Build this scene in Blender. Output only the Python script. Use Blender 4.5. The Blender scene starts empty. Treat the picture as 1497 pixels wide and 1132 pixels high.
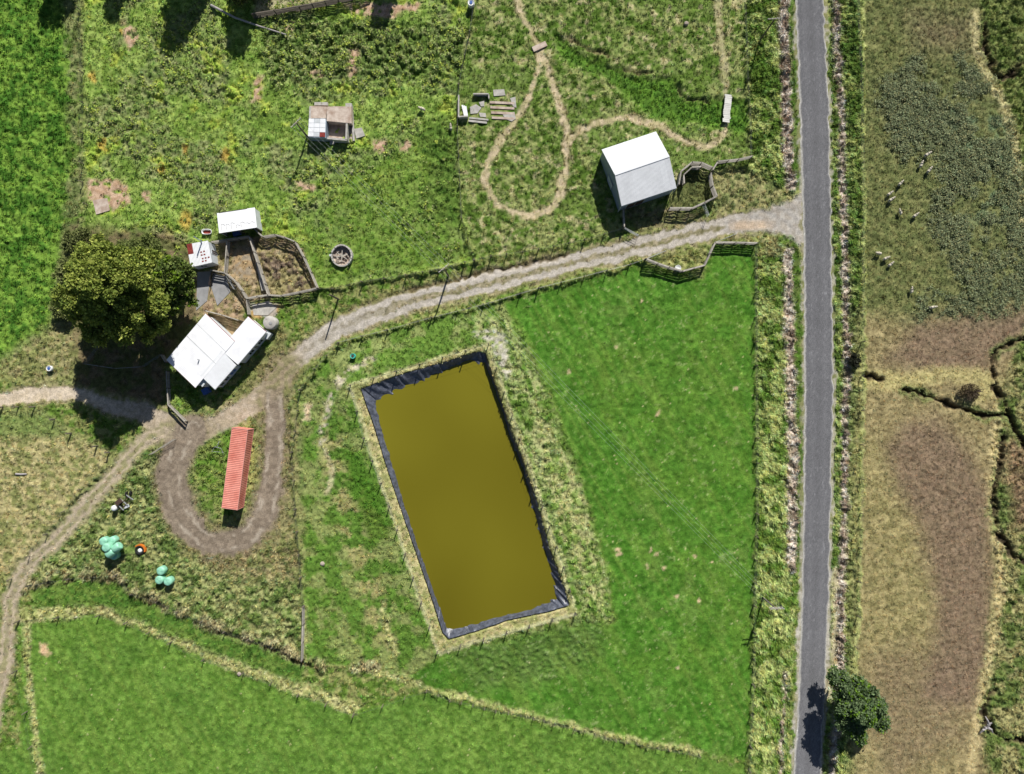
import bpy, math, random
import numpy as np
from mathutils import Vector, Matrix

rnd = random.Random(7)
rng = np.random.default_rng(11)
scene = bpy.context.scene
COL = scene.collection

# ------------------------------------------------------------------ camera
H, F, CX, CY, S = 105.0, 997.5, 748.5, 566.0, 9.5      # drone height, focal length in photo pixels, nadir pixel
cd = bpy.data.cameras.new('camera'); cam = bpy.data.objects.new('camera', cd); COL.objects.link(cam)
cam.location = (0, 0, H); cam.rotation_euler = (0, 0, 0)
cd.sensor_width = 36; cd.lens = 36 * F / 1497; cd.clip_start = 1; cd.clip_end = 6000
scene.camera = cam
# ------------------------------------------------------------------ sky and sun
SUN_EL = math.radians(37.0)
SX, SY = 0.30, 0.954                                     # horizontal direction towards the sun
w = bpy.data.worlds.new('World'); scene.world = w; w.use_nodes = True
nt = w.node_tree; nt.nodes.clear()
sky = nt.nodes.new('ShaderNodeTexSky'); sky.sky_type = 'NISHITA'; sky.sun_disc = False; sky.air_density = 0.75; sky.dust_density = 0.6
sky.sun_elevation = SUN_EL; sky.sun_rotation = math.atan2(SX, SY)
bg = nt.nodes.new('ShaderNodeBackground'); bg.inputs[1].default_value = 0.05
wo = nt.nodes.new('ShaderNodeOutputWorld')
nt.links.new(sky.outputs[0], bg.inputs[0]); nt.links.new(bg.outputs[0], wo.inputs[0])
sd = bpy.data.lights.new('sun', 'SUN'); sd.energy = 5.0; sd.angle = math.radians(0.53); sd.color = (1.0, 0.965, 0.91)
sun = bpy.data.objects.new('sun', sd); COL.objects.link(sun)
sun.rotation_euler = Vector((SX * math.cos(SUN_EL), SY * math.cos(SUN_EL), math.sin(SUN_EL))).to_track_quat('Z', 'Y').to_euler()
sun.location = (30, 90, 80)
vs = scene.view_settings; vs.view_transform = 'Standard'; vs.look = 'None'; vs.gamma = 1; vs.exposure = 0.24
vs.use_curve_mapping = False

# ------------------------------------------------------------------ helpers
def lin(c):
    c = np.asarray(c, float) / 255.0
    return np.where(c <= 0.04045, c / 12.92, ((c + 0.055) / 1.055) ** 2.4)

def P(px, py, z=0.0):
    """photo pixel -> world point at height z"""
    k = (H - z) / F
    return Vector(((px - CX) * k, (CY - py) * k, z))

def mat(name, rgb, rough=0.8, var=0.25, scale=3.0, bump=0.0, bscale=30.0, metal=0.0, spec=0.3, rgb2=None, randobj=0.0):
    m = bpy.data.materials.new(name); m.use_nodes = True
    n = m.node_tree.nodes; l = m.node_tree.links
    p = n['Principled BSDF']; p.inputs['Roughness'].default_value = rough; p.inputs['Metallic'].default_value = metal
    p.inputs['Specular IOR Level'].default_value = spec
    c1 = lin(rgb); c2 = lin(rgb2) if rgb2 is not None else c1 * (1 - var)
    tc = n.new('ShaderNodeTexCoord')
    no = n.new('ShaderNodeTexNoise'); no.inputs['Scale'].default_value = scale; no.inputs['Detail'].default_value = 6
    no.inputs['Roughness'].default_value = 0.65
    l.new(tc.outputs['Object'], no.inputs['Vector'])
    r = n.new('ShaderNodeValToRGB'); r.color_ramp.elements[0].position = 0.36; r.color_ramp.elements[1].position = 0.64
    r.color_ramp.elements[0].color = (*c1, 1); r.color_ramp.elements[1].color = (*c2, 1)
    l.new(no.outputs['Fac'], r.inputs['Fac'])
    out = r.outputs['Color']
    if randobj:
        oi = n.new('ShaderNodeObjectInfo'); mr = n.new('ShaderNodeMapRange')
        mr.inputs['To Min'].default_value = 1 - randobj; mr.inputs['To Max'].default_value = 1 + randobj
        l.new(oi.outputs['Random'], mr.inputs['Value'])
        mx = n.new('ShaderNodeVectorMath'); mx.operation = 'SCALE'
        l.new(out, mx.inputs[0]); l.new(mr.outputs[0], mx.inputs['Scale']); out = mx.outputs[0]
    l.new(out, p.inputs['Base Color'])
    if bump:
        b = n.new('ShaderNodeBump'); b.inputs['Strength'].default_value = bump; b.inputs['Distance'].default_value = 0.05
        n2 = n.new('ShaderNodeTexNoise'); n2.inputs['Scale'].default_value = bscale; n2.inputs['Detail'].default_value = 4
        l.new(tc.outputs['Object'], n2.inputs['Vector']); l.new(n2.outputs['Fac'], b.inputs['Height']); l.new(b.outputs[0], p.inputs['Normal'])
    return m

M = {}
M['roof_white'] = mat('white_roof_paint', (236, 238, 240), 0.45, 0.10, 0.9)
M['roof_house'] = mat('house_roof_paint', (245, 246, 248), 0.5, 0.13, 0.6)
M['roof_shade_side'] = mat('shed_roof_shade_side', (226, 228, 230), 0.42, 0.12, 0.8, spec=0.4, randobj=0.05)  # greyer copy of the shed roof, its slope's shade put into the colour
M['wall_white'] = mat('weathered_white_wall', (205, 210, 212), 0.7, 0.18, 1.5)
M['wall_grey'] = mat('grey_steel_wall', (140, 154, 166), 0.5, 0.12, 1.0)
M['red_trim'] = mat('dull_red_trim', (142, 62, 58), 0.7, 0.3, 2.0)
M['rust'] = mat('rusty_iron', (150, 66, 58), 0.85, 0.35, 3.0, rgb2=(108, 42, 36))
M['concrete'] = mat('old_concrete', (190, 186, 178), 0.9, 0.3, 1.6, 0.4, 12)
M['concrete_pink'] = mat('stained_concrete', (206, 192, 178), 0.9, 0.3, 1.0, 0.4, 12, rgb2=(164, 142, 126))
M['concrete_dark'] = mat('dark_concrete', (158, 158, 158), 0.9, 0.25, 0.9, 0.3, 10)
M['post'] = mat('weathered_post_wood', (120, 112, 98), 0.9, 0.35, 4.0, randobj=0.25)
M['rail'] = mat('silvered_timber', (178, 172, 160), 0.9, 0.35, 3.0, randobj=0.22)
M['darkwood'] = mat('dark_old_timber', (112, 104, 94), 0.9, 0.35, 3.0, randobj=0.25)
M['wire'] = mat('fence_wire', (150, 150, 148), 0.5, 0.1, 5, metal=0.6)
M['cable'] = mat('bare_cable', (200, 205, 205), 0.4, 0.1, 5, metal=0.5)
M['galv'] = mat('galvanised_steel', (186, 190, 190), 0.45, 0.15, 4, metal=0.4)
M['darkmetal'] = mat('dark_rusty_steel', (62, 56, 52), 0.7, 0.35, 5, rgb2=(84, 62, 50))
M['container'] = mat('faded_red_container_paint', (220, 146, 130), 0.65, 0.14, 0.5, rgb2=(196, 114, 98))
M['container_edge'] = mat('pale_red_container_frame', (222, 158, 146), 0.6, 0.15, 1.2)
M['bale'] = mat('pale_green_bale_wrap', (150, 212, 182), 0.35, 0.16, 2.2, 0.9, 7, spec=0.5)
M['rubber'] = mat('black_rubber', (34, 34, 35), 0.75, 0.2, 6, 0.4, 25)
M['orange'] = mat('orange_plastic', (214, 120, 44), 0.5, 0.15, 3)
M['white_plastic'] = mat('white_plastic', (232, 234, 232), 0.45, 0.1, 3)
M['blue'] = mat('blue_tarpaulin', (70, 104, 170), 0.55, 0.25, 3)
M['teal'] = mat('turquoise_plastic', (80, 190, 170), 0.5, 0.15, 3)
M['wool'] = mat('sheep_wool', (212, 203, 182), 0.95, 0.15, 9, 0.6, 40)
M['face'] = mat('sheep_face', (206, 196, 178), 0.9, 0.2, 9)
M['bark'] = mat('grey_brown_bark', (104, 90, 76), 0.95, 0.35, 3, 0.5, 12)
M['driftwood'] = mat('bleached_dead_wood', (176, 170, 168), 0.9, 0.3, 4, 0.4, 14)
M['glass'] = mat('window_glass', (34, 42, 52), 0.12, 0.1, 2, spec=0.6)
M['stone'] = mat('pale_rubble_stone', (186, 172, 158), 0.9, 0.3, 2, 0.4, 10, randobj=0.25)
M['plank'] = mat('bleached_plank', (226, 224, 216), 0.85, 0.15, 2, randobj=0.12)
M['pipe'] = mat('grey_blue_pipe', (110, 122, 148), 0.5, 0.15, 3)

def attr_mat(name, rough=0.95, fine=0.35, bump=0.5, trans=0.0):
    """surface whose own colour is stored per vertex, with procedural fine grain"""
    m = bpy.data.materials.new(name); m.use_nodes = True
    n = m.node_tree.nodes; l = m.node_tree.links
    p = n['Principled BSDF']; p.inputs['Roughness'].default_value = rough; p.inputs['Specular IOR Level'].default_value = 0.1
    at = n.new('ShaderNodeAttribute'); at.attribute_name = 'Col'
    src = at.outputs['Color']
    if fine:
        tc = n.new('ShaderNodeTexCoord')
        no = n.new('ShaderNodeTexNoise'); no.inputs['Scale'].default_value = 5.0; no.inputs['Detail'].default_value = 5; no.inputs['Roughness'].default_value = 0.7
        l.new(tc.outputs['Object'], no.inputs['Vector'])
        mr = n.new('ShaderNodeMapRange'); mr.inputs['From Min'].default_value = 0.3; mr.inputs['From Max'].default_value = 0.7
        mr.inputs['To Min'].default_value = 1 - fine; mr.inputs['To Max'].default_value = 1 + fine
        l.new(no.outputs['Fac'], mr.inputs['Value'])
        mx = n.new('ShaderNodeVectorMath'); mx.operation = 'SCALE'
        l.new(src, mx.inputs[0]); l.new(mr.outputs[0], mx.inputs['Scale']); src = mx.outputs[0]
        if bump:
            b = n.new('ShaderNodeBump'); b.inputs['Strength'].default_value = bump; b.inputs['Distance'].default_value = 0.06
            n2 = n.new('ShaderNodeTexNoise'); n2.inputs['Scale'].default_value = 7.0; n2.inputs['Detail'].default_value = 5
            l.new(tc.outputs['Object'], n2.inputs['Vector']); l.new(n2.outputs['Fac'], b.inputs['Height']); l.new(b.outputs[0], p.inputs['Normal'])
    l.new(src, p.inputs['Base Color'])
    if trans:
        t = n.new('ShaderNodeBsdfTranslucent'); l.new(src, t.inputs['Color'])
        ms = n.new('ShaderNodeMixShader'); ms.inputs[0].default_value = trans
        o = n['Material Output']
        l.new(p.outputs[0], ms.inputs[1]); l.new(t.outputs[0], ms.inputs[2]); l.new(ms.outputs[0], o.inputs['Surface'])
    return m

M['ground'] = attr_mat('soil_and_turf')
M['blade'] = attr_mat('grass_blades', 0.8, 0, 0, 0.22)
M['leaf'] = attr_mat('leaves', 0.6, 0, 0, 0.25)

def tag(o, label=None, cat=None, group=None, kind=None):
    if label: o['label'] = label
    if cat: o['category'] = cat
    if group: o['group'] = group
    if kind: o['kind'] = kind
    return o

def empty(name, loc, label, cat, group=None):
    o = bpy.data.objects.new(name, None); COL.objects.link(o); o.location = loc; o.empty_display_size = 0.3
    return tag(o, label, cat, group)

def wpos(o):
    v = Vector((0, 0, 0))
    while o is not None:
        v += Vector(o.location); o = o.parent
    return v

def add(name, mesh, parent=None, loc=(0, 0, 0), rot=(0, 0, 0)):
    o = bpy.data.objects.new(name, mesh); COL.objects.link(o); o.location = loc; o.rotation_euler = rot
    if parent is not None: o.parent = parent
    return o

class MB:
    def __init__(s): s.v = []; s.f = []
    def raw(s, vs, fs):
        k = len(s.v); s.v += [Vector(v) for v in vs]; s.f += [tuple(i + k for i in f) for f in fs]; return s
    def prism(s, poly, z0, z1):
        n = len(poly); a = sum(poly[i][0] * poly[(i + 1) % n][1] - poly[(i + 1) % n][0] * poly[i][1] for i in range(n))
        if a < 0: poly = poly[::-1]
        z1 = z1 if isinstance(z1, (list, tuple)) else [z1] * n
        vs = [(p[0], p[1], z0) for p in poly] + [(p[0], p[1], z) for p, z in zip(poly, z1)]
        return s.raw(vs, [tuple(range(n))[::-1], tuple(range(n, 2 * n))] + [(i, (i + 1) % n, n + (i + 1) % n, n + i) for i in range(n)])
    def beam(s, a, b, wd, ht, up=(0, 0, 1)):
        a = Vector(a); b = Vector(b); d = (b - a).normalized(); up = Vector(up)
        if abs(d.dot(up)) > 0.98: up = Vector((1, 0, 0))
        x = d.cross(up).normalized(); y = x.cross(d).normalized()
        vs = []
        for p in (a, b):
            for i, j in ((-1, -1), (1, -1), (1, 1), (-1, 1)): vs.append(p + x * (i * wd / 2) + y * (j * ht / 2))
        return s.raw(vs, [(3, 2, 1, 0), (4, 5, 6, 7), (0, 1, 5, 4), (1, 2, 6, 5), (2, 3, 7, 6), (3, 0, 4, 7)])
    def box(s, c, sx, sy, sz, rz=0):
        c = Vector(c); cr, sr = math.cos(rz), math.sin(rz)
        vs = []
        for z in (-1, 1):
            for i, j in ((-1, -1), (1, -1), (1, 1), (-1, 1)):
                x, y = i * sx / 2, j * sy / 2
                vs.append(c + Vector((x * cr - y * sr, x * sr + y * cr, z * sz / 2)))
        return s.raw(vs, [(3, 2, 1, 0), (4, 5, 6, 7), (0, 1, 5, 4), (1, 2, 6, 5), (2, 3, 7, 6), (3, 0, 4, 7)])
    def tube(s, pts, r, n=6, r1=None):
        pts = [Vector(p) for p in pts]; m = len(pts); base = len(s.v)
        for i, p in enumerate(pts):
            d = (pts[min(i + 1, m - 1)] - pts[max(i - 1, 0)]).normalized()
            up = Vector((0, 0, 1)) if abs(d.z) < 0.9 else Vector((1, 0, 0))
            x = d.cross(up).normalized(); y = x.cross(d)
            rr = r if r1 is None else r + (r1 - r) * i / max(1, m - 1)
            for k in range(n):
                a = 2 * math.pi * k / n; s.v.append(p + x * (rr * math.cos(a)) + y * (rr * math.sin(a)))
        for i in range(m - 1):
            for k in range(n):
                s.f.append((base + i * n + k, base + i * n + (k + 1) % n, base + (i + 1) * n + (k + 1) % n, base + (i + 1) * n + k))
        s.f.append(tuple(base + k for k in range(n))[::-1]); s.f.append(tuple(base + (m - 1) * n + k for k in range(n)))
        return s
    def lathe(s, prof, n=20, c=(0, 0, 0)):
        c = Vector(c); base = len(s.v); m = len(prof)
        for r, z in prof:
            for k in range(n):
                a = 2 * math.pi * k / n; s.v.append(c + Vector((r * math.cos(a), r * math.sin(a), z)))
        for i in range(m - 1):
            for k in range(n):
                s.f.append((base + i * n + k, base + i * n + (k + 1) % n, base + (i + 1) * n + (k + 1) % n, base + (i + 1) * n + k))
        return s
    def mesh(s, name, m, off=Vector((0, 0, 0)), smooth=False):
        me = bpy.data.meshes.new(name); me.from_pydata([tuple(v - off) for v in s.v], [], s.f); me.materials.append(M[m] if isinstance(m, str) else m)
        if smooth: me.polygons.foreach_set('use_smooth', [True] * len(me.polygons))
        me.validate(); me.update(); return me
    def build(s, name, m, parent=None, smooth=False):
        off = wpos(parent) if parent is not None else Vector((0, 0, 0))
        return add(name, s.mesh(name, m, off, smooth), parent)
    def solo(s, name, m, origin, smooth=False):
        o = add(name, s.mesh(name, m, Vector(origin), smooth)); o.location = origin; return o

# ------------------------------------------------------------------ terrain grid (pixel-spaced ground coordinates)
STEP = 2.0
us = np.arange(-150, 1651, STEP); vv = np.arange(-150, 1283, STEP)
NU, NV = len(us), len(vv)
U, V = np.meshgrid(us, vv)
def noise(sc, seed, u=None, v=None):
    u = (U if u is None else u) / sc; v = (V if v is None else v) / sc
    g = np.random.default_rng(seed).random((256, 256))
    iu = np.floor(u).astype(int); iv = np.floor(v).astype(int); fu = u - iu; fv = v - iv
    fu = fu * fu * (3 - 2 * fu); fv = fv * fv * (3 - 2 * fv)
    a = g[iv % 256, iu % 256]; b = g[iv % 256, (iu + 1) % 256]; c = g[(iv + 1) % 256, iu % 256]; d = g[(iv + 1) % 256, (iu + 1) % 256]
    return (a * (1 - fu) + b * fu) * (1 - fv) + (c * (1 - fu) + d * fu) * fv
def fbm(sc, seed, oct=4, gain=0.55):
    t = 0; a = 1; n = 0
    for i in range(oct):
        t = t + a * noise(sc / 2 ** i, seed * 31 + i); n += a; a *= gain
    return t / n
def sst(a, b, x):
    t = np.clip((x - a) / (b - a), 0, 1); return t * t * (3 - 2 * t)
WU = U + 10 * (fbm(22, 1) - 0.5) + 5 * (noise(5, 2) - 0.5)
WV = V + 10 * (fbm(22, 3) - 0.5) + 5 * (noise(5, 4) - 0.5)
def box_of(pts, m):
    p = np.array(pts); i0 = np.clip(np.searchsorted(us, p[:, 0].min() - m), 0, NU); i1 = np.clip(np.searchsorted(us, p[:, 0].max() + m), 0, NU)
    j0 = np.clip(np.searchsorted(vv, p[:, 1].min() - m), 0, NV); j1 = np.clip(np.searchsorted(vv, p[:, 1].max() + m), 0, NV)
    return slice(j0, j1), slice(i0, i1)
def dline(pts, margin=60, warp=True):
    out = np.full(U.shape, 999.0); sl = box_of(pts, margin)
    x = (WU if warp else U)[sl]; y = (WV if warp else V)[sl]; d = np.full(x.shape, 999.0)
    for (ax, ay), (bx, by) in zip(pts[:-1], pts[1:]):
        ex, ey = bx - ax, by - ay; t = np.clip(((x - ax) * ex + (y - ay) * ey) / (ex * ex + ey * ey + 1e-9), 0, 1)
        d = np.minimum(d, np.hypot(x - ax - t * ex, y - ay - t * ey))
    out[sl] = d; return out
def spoly(pts, margin=60, warp=True):
    """signed distance, negative inside"""
    out = np.full(U.shape, 999.0); sl = box_of(pts, margin)
    x = (WU if warp else U)[sl]; y = (WV if warp else V)[sl]; d = np.full(x.shape, 999.0); ins = np.zeros(x.shape, bool)
    for (ax, ay), (bx, by) in zip(pts, pts[1:] + pts[:1]):
        ex, ey = bx - ax, by - ay; t = np.clip(((x - ax) * ex + (y - ay) * ey) / (ex * ex + ey * ey + 1e-9), 0, 1)
        d = np.minimum(d, np.hypot(x - ax - t * ex, y - ay - t * ey))
        if ay != by:
            ins ^= ((ay > y) != (by > y)) & (x < (bx - ax) * (y - ay) / (by - ay) + ax)
    out[sl] = np.where(ins, -d, d); return out
def pm(pts, soft=6, warp=True): return sst(soft, -soft, spoly(pts, 60, warp))
def lm(pts, wd, soft=3, warp=True): return sst(wd + soft, wd - soft, dline(pts, 60, warp))
def smooth_line(pts, k=6):
    """Catmull-Rom through the points"""
    p = [np.array(q, float) for q in pts]; out = []
    for i in range(len(p) - 1):
        a, b, c, d = p[max(i - 1, 0)], p[i], p[i + 1], p[min(i + 2, len(p) - 1)]
        for j in range(k):
            t = j / k
            out.append(tuple(0.5 * (2 * b + (c - a) * t + (2 * a - 5 * b + 4 * c - d) * t * t + (3 * b - a - 3 * c + d) * t ** 3)))
    return out + [tuple(p[-1])]

n1, n2, n3, n4 = fbm(60, 5), fbm(18, 6), fbm(7, 7, 3), fbm(150, 8)
nfine = noise(3.2, 9); nf2 = noise(5.5, 10)
clump = fbm(9, 12, 3, 0.6); clump2 = fbm(14, 13, 3, 0.6); ridge = 1 - np.abs(2 * fbm(16, 14, 3) - 1)
C = np.empty(U.shape + (3,)); C[:] = lin((112, 136, 66))
Z = np.zeros(U.shape)                                     # landform
R = np.full(U.shape, 0.14)                                # height of the uneven turf
L = np.full(U.shape, 0.26); D = np.full(U.shape, 0.9)     # blade length, density
KIND = np.zeros(U.shape, int)                             # which ground object a face belongs to
def paint(mask, c1, c2=None, nz=None, lo=0.42, hi=0.58):
    global C
    c1 = lin(c1)
    if c2 is None: col = c1
    else:
        t = sst(lo, hi, nz if nz is not None else n2)[..., None]; col = c1 * (1 - t) + lin(c2) * t
    C = C * (1 - mask[..., None]) + col * mask[..., None]
def setv(A, mask, val): A[:] = A * (1 - mask) + val * mask

# banks and odd corners
paint(np.ones(U.shape), (92, 126, 52), (142, 146, 86), n3, .4, .64)
# far left field
FAR = [(-200, -200), (102, -200), (110, 0), (112, 150), (104, 290), (88, 400), (70, 480), (20, 530), (-200, 545)]
m = pm(FAR, 14); paint(m, (112, 152, 62), (70, 116, 40), clump, .4, .62); setv(R, m, .17); setv(L, m, .26); setv(D, m, 1.0)
m = pm([(85, -200), (125, -200), (128, 300), (110, 420), (88, 420), (100, 200)], 8) * sst(.35, .55, n2); paint(m, (140, 146, 92), (104, 118, 66), nf2); setv(R, m, .1)
# rough ground of the top left
ROUGH = [(122, -200), (700, -200), (688, 50), (672, 130), (668, 190), (672, 270), (690, 380), (560, 405), (470, 422), (435, 352), (380, 335), (300, 350), (262, 400), (120, 460), (100, 400), (128, 300), (122, 200)]
m = pm(ROUGH, 6); paint(m, (106, 140, 60), (146, 170, 84), clump, .35, .65); setv(R, m, .10); setv(L, m, .24); setv(D, m, 1.0)
mm = m * sst(.5, .62, n1); paint(mm * .7, (150, 152, 104), (114, 132, 74), nf2); R += mm * .1
mm = m * sst(.60, .72, fbm(26, 21)); paint(mm * .8, (172, 184, 72), (136, 166, 58), nf2); R += mm * .18
mm = pm([(395, 20), (470, 30), (640, 35), (695, 40), (678, 110), (600, 112), (520, 118), (460, 110), (400, 130), (380, 80)], 10)
paint(mm * .85, (86, 114, 54), (140, 152, 92), clump, .38, .62); setv(R, mm, .38); setv(L, mm, .34)
BELT = mm.copy()
mm = pm([(520, 230), (665, 190), (672, 300), (690, 385), (560, 405), (470, 422), (440, 360), (480, 300)], 16)
paint(mm * .75, (88, 128, 48), (122, 150, 70), n3); setv(R, mm, .1)
mm = pm([(610, 190), (668, 170), (674, 330), (640, 330)], 10) * .7; paint(mm, (70, 106, 44), (92, 124, 56), clump); setv(R, mm, .25)
for x, y, r in [(137, 112, 9), (272, 218, 7), (178, 48, 4), (270, 322, 14), (150, 210, 8), (235, 245, 8), (330, 227, 9)]:
    mm = sst(r, r * .3, np.hypot((WU - x), (WV - y) * .7)); paint(mm * .7, (196, 158, 70))
for pts in ([(125, 265), (160, 262), (185, 272), (190, 295), (165, 305), (130, 290)], [(180, 30), (200, 40), (205, 55), (190, 75), (182, 55)], [(500, 8), (620, 3), (610, 18), (560, 26), (520, 20)],
            [(513, 70), (525, 75), (520, 105), (510, 118), (508, 100)], [(418, 35), (433, 30), (430, 45), (420, 48)], [(544, 204), (565, 204), (566, 222), (552, 222)], [(585, 208), (602, 208), (600, 222), (588, 222)],
            [(205, 280), (220, 280), (219, 296), (209, 296)], [(372, 112), (384, 110), (380, 150), (366, 150)], [(430, 265), (460, 272), (455, 282), (434, 276)], [(452, 104), (470, 102), (470, 114), (455, 114)]):
    mm = pm(pts, 4) * sst(.2, .45, nf2); paint(mm, (204, 174, 146), (170, 140, 112), nfine); setv(R, mm, .05); setv(D, mm, .1)
m = pm([(372, -80), (540, -80), (500, 2), (440, 14), (372, 26)], 3); paint(m, (176, 170, 130), (150, 150, 104), n3); setv(R, m, .08)
# paddock with the looping tracks
LOOP = [(700, -200), (1085, -200), (1090, 100), (1095, 232), (1040, 252), (990, 305), (912, 338), (700, 380), (675, 300), (669, 190), (675, 100)]
m = pm(LOOP, 4); paint(m, (146, 154, 92), (84, 116, 46), n3, .36, .62); setv(R, m, .13); setv(L, m, .24); setv(D, m, .9)
mm = m * sst(.5, .62, n1) * .55; paint(mm, (84, 122, 44), (110, 138, 64), n3)
mm = m * sst(.64, .74, fbm(11, 22)) * .7; paint(mm, (196, 184, 140))
BOG = [(800, 40), (850, 78), (925, 112), (985, 112), (1002, 146), (1060, 142), (1096, 150), (1096, 196), (1060, 186), (960, 176), (925, 150), (880, 112), (820, 90)]
m = pm(BOG, 7); paint(m * .9, (66, 114, 36), (92, 136, 48), n3); Z -= m * .35; setv(L, m, .3); setv(R, m, .1)
bank = smooth_line([(815, 48), (848, 66), (890, 84), (922, 107), (978, 104), (997, 140), (1030, 143)])
mm = sst(4.5, 1, dline(bank, 40) + 6 * (n2 - .5)) * sst(.25, .5, noise(20, 61)); paint(mm * .75, (104, 92, 64)); Z -= mm * .3
# verge west of the road
VW1 = [(1094, -200), (1146, -200), (1150, 230), (1166, 292), (1100, 305), (1042, 300), (1040, 252), (1096, 232), (1090, 100)]
VW2 = [(1104, 360), (1140, 350), (1160, 380), (1164, 800), (1156, 1000), (1146, 1300), (1090, 1300), (1097, 1050), (1104, 860), (1107, 700), (1105, 500)]
for pts in (VW1, VW2):
    m = pm(pts, 4); paint(m, (168, 180, 108), (94, 128, 54), clump2, .42, .62); setv(R, m, .34); setv(L, m, .5); setv(D, m, 1.25)
m = pm([(1040, 252), (1090, 245), (1166, 285), (1166, 300), (1050, 325), (1040, 290)], 8); paint(m * .9, (158, 152, 104), (116, 124, 74), n3); setv(R, m, .15); setv(L, m, .22)
m = pm([(1060, 345), (1130, 340), (1150, 370), (1106, 372), (1104, 358)], 5); paint(m * .9, (166, 160, 110), (126, 136, 74), n3); setv(R, m, .2)
VE = [(1215, -200), (1256, -200), (1262, 300), (1260, 600), (1254, 900), (1246, 1000), (1244, 1300), (1200, 1300)]
m = pm(VE, 3); paint(m, (146, 160, 92), (92, 122, 56), clump2, .4, .6); setv(R, m, .3); setv(L, m, .42); setv(D, m, 1.2)
# crop land east of the road
CROP = [(1260, -200), (1800, -200), (1800, 1400), (1246, 1400), (1252, 1000), (1256, 900), (1261, 600), (1262, 300)]
m = pm(CROP, 3); row = .5 + .5 * np.sin(U * 2 * math.pi / 6.3 + 5 * noise(60, 30) + 2 * noise(14, 31)) * noise(25, 32)
paint(m, (128, 130, 80), (106, 114, 66), .12 * row + .88 * n3, .35, .6); setv(R, m, .11); setv(L, m, .2); setv(D, m, 1.1); CROPM = m
m = pm([(1255, 455), (1330, 470), (1497, 440), (1800, 440), (1800, 1400), (1240, 1400)], 22)
paint(m, (168, 154, 110), (142, 130, 90), .12 * row + .88 * n3, .35, .6); setv(R, m, .07); setv(L, m, .16)
m = pm([(1258, 640), (1310, 640), (1380, 800), (1390, 1000), (1430, 1060), (1380, 1140), (1250, 1140)], 26); paint(m * .5, (164, 154, 102), (140, 136, 84), n3)
BROWN = [[(1296, 525), (1345, 470), (1497, 448), (1560, 470), (1480, 505), (1420, 562), (1360, 556)], [(1295, 650), (1330, 618), (1372, 610), (1415, 655), (1446, 720), (1452, 850), (1446, 960), (1425, 1040), (1350, 1020), (1368, 880), (1340, 770), (1305, 700)],
         [(1270, 960), (1330, 940), (1390, 1000), (1420, 1080), (1300, 1150), (1262, 1050)], [(1330, 20), (1420, 30), (1420, 75), (1340, 70)]]
for k, pts in enumerate(BROWN):
    m = pm(pts, 22 if k < 2 else 34); paint(m * (.75 if k < 2 else .5), (142, 119, 101), (116, 97, 82), .12 * row + .88 * nf2, .3, .65)
DARK = [[(1292, 120), (1345, 78), (1420, 84), (1452, 118), (1480, 200), (1500, 300), (1540, 440), (1420, 466), (1322, 462), (1368, 420), (1388, 365), (1352, 320), (1340, 285), (1368, 262), (1372, 215), (1318, 236), (1292, 205), (1284, 160)]]
DARKM = pm(DARK[0], 26) * (0.15 + .85 * sst(.40, .55, .45 * n1 + .4 * n2 + .15 * n3))
paint(DARKM, (104, 114, 82), (78, 88, 60), .6 * clump + .4 * nf2, .42, .58); setv(R, DARKM, .22)
m = pm([(1380, 150), (1470, 160), (1500, 320), (1420, 320), (1400, 230)], 20) * .5; paint(m * sst(.4, .6, n2), (112, 146, 116))
# wet ground and ditches at the right edge
EDGE = [(1436, -200), (1800, -200), (1800, 470), (1500, 470), (1497, 380), (1480, 200), (1460, 140), (1432, 90)]
m = pm(EDGE, 6); paint(m, (124, 134, 74), (84, 104, 48), n3); setv(R, m, .25); setv(L, m, .35)
EDGE2 = [(1452, 610), (1500, 470), (1800, 470), (1800, 1300), (1440, 1300), (1450, 1180), (1432, 1040), (1440, 960), (1456, 850), (1448, 720)]
m = pm(EDGE2, 8); paint(m, (152, 148, 98), (100, 118, 60), n2); setv(R, m, .25); setv(L, m, .32)
m = pm([(1466, 640), (1640, 640), (1640, 780), (1480, 770)], 14); paint(m * .8, (150, 122, 98), (124, 104, 78), n3)
paint(lm(smooth_line([(1456, 600), (1450, 720), (1462, 840), (1448, 960), (1432, 1030), (1420, 1130)]), 7, 5) * .7, (204, 186, 136))
paint(lm(smooth_line([(1424, 20), (1434, 90), (1462, 140), (1484, 220), (1494, 330)]), 7, 4) * .7, (204, 192, 142))
paint(lm(smooth_line([(1262, 555), (1330, 556), (1400, 548), (1450, 562), (1420, 580)]), 12, 9) * .7, (196, 186, 124))
STREAMS = [smooth_line(p) for p in ([(1441, 36), (1447, 85), (1462, 110), (1480, 106), (1500, 92), (1560, 70)], [(1326, 571), (1380, 588), (1440, 607), (1476, 603)], [(1500, 498), (1458, 512), (1455, 560), (1476, 603), (1500, 650), (1540, 700)],
           [(1470, 640), (1455, 720), (1462, 780), (1492, 820), (1540, 850)], [(1452, 1010), (1440, 1040), (1460, 1080), (1497, 1085), (1560, 1100)], [(1264, 550), (1290, 556)])]
for k, p in enumerate(STREAMS):
    dS = dline(p, 40) + 5 * (n2 - .5) * 2; m = sst(13, 5, dS) * sst(.4, .55, noise(30, 50 + k)); paint(m * .7, (92, 122, 54), (118, 134, 74), n3); setv(L, m, .28)
    m = sst(6.5, 3, dS); paint(m * .7, (122, 104, 76), (96, 84, 60), nf2); Z -= m * .2
    m = sst(4.2, 1.2, dS); paint(m, (62, 54, 40)); Z -= m * .55; setv(D, m, .15); KIND[m > .6] = 5
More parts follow.
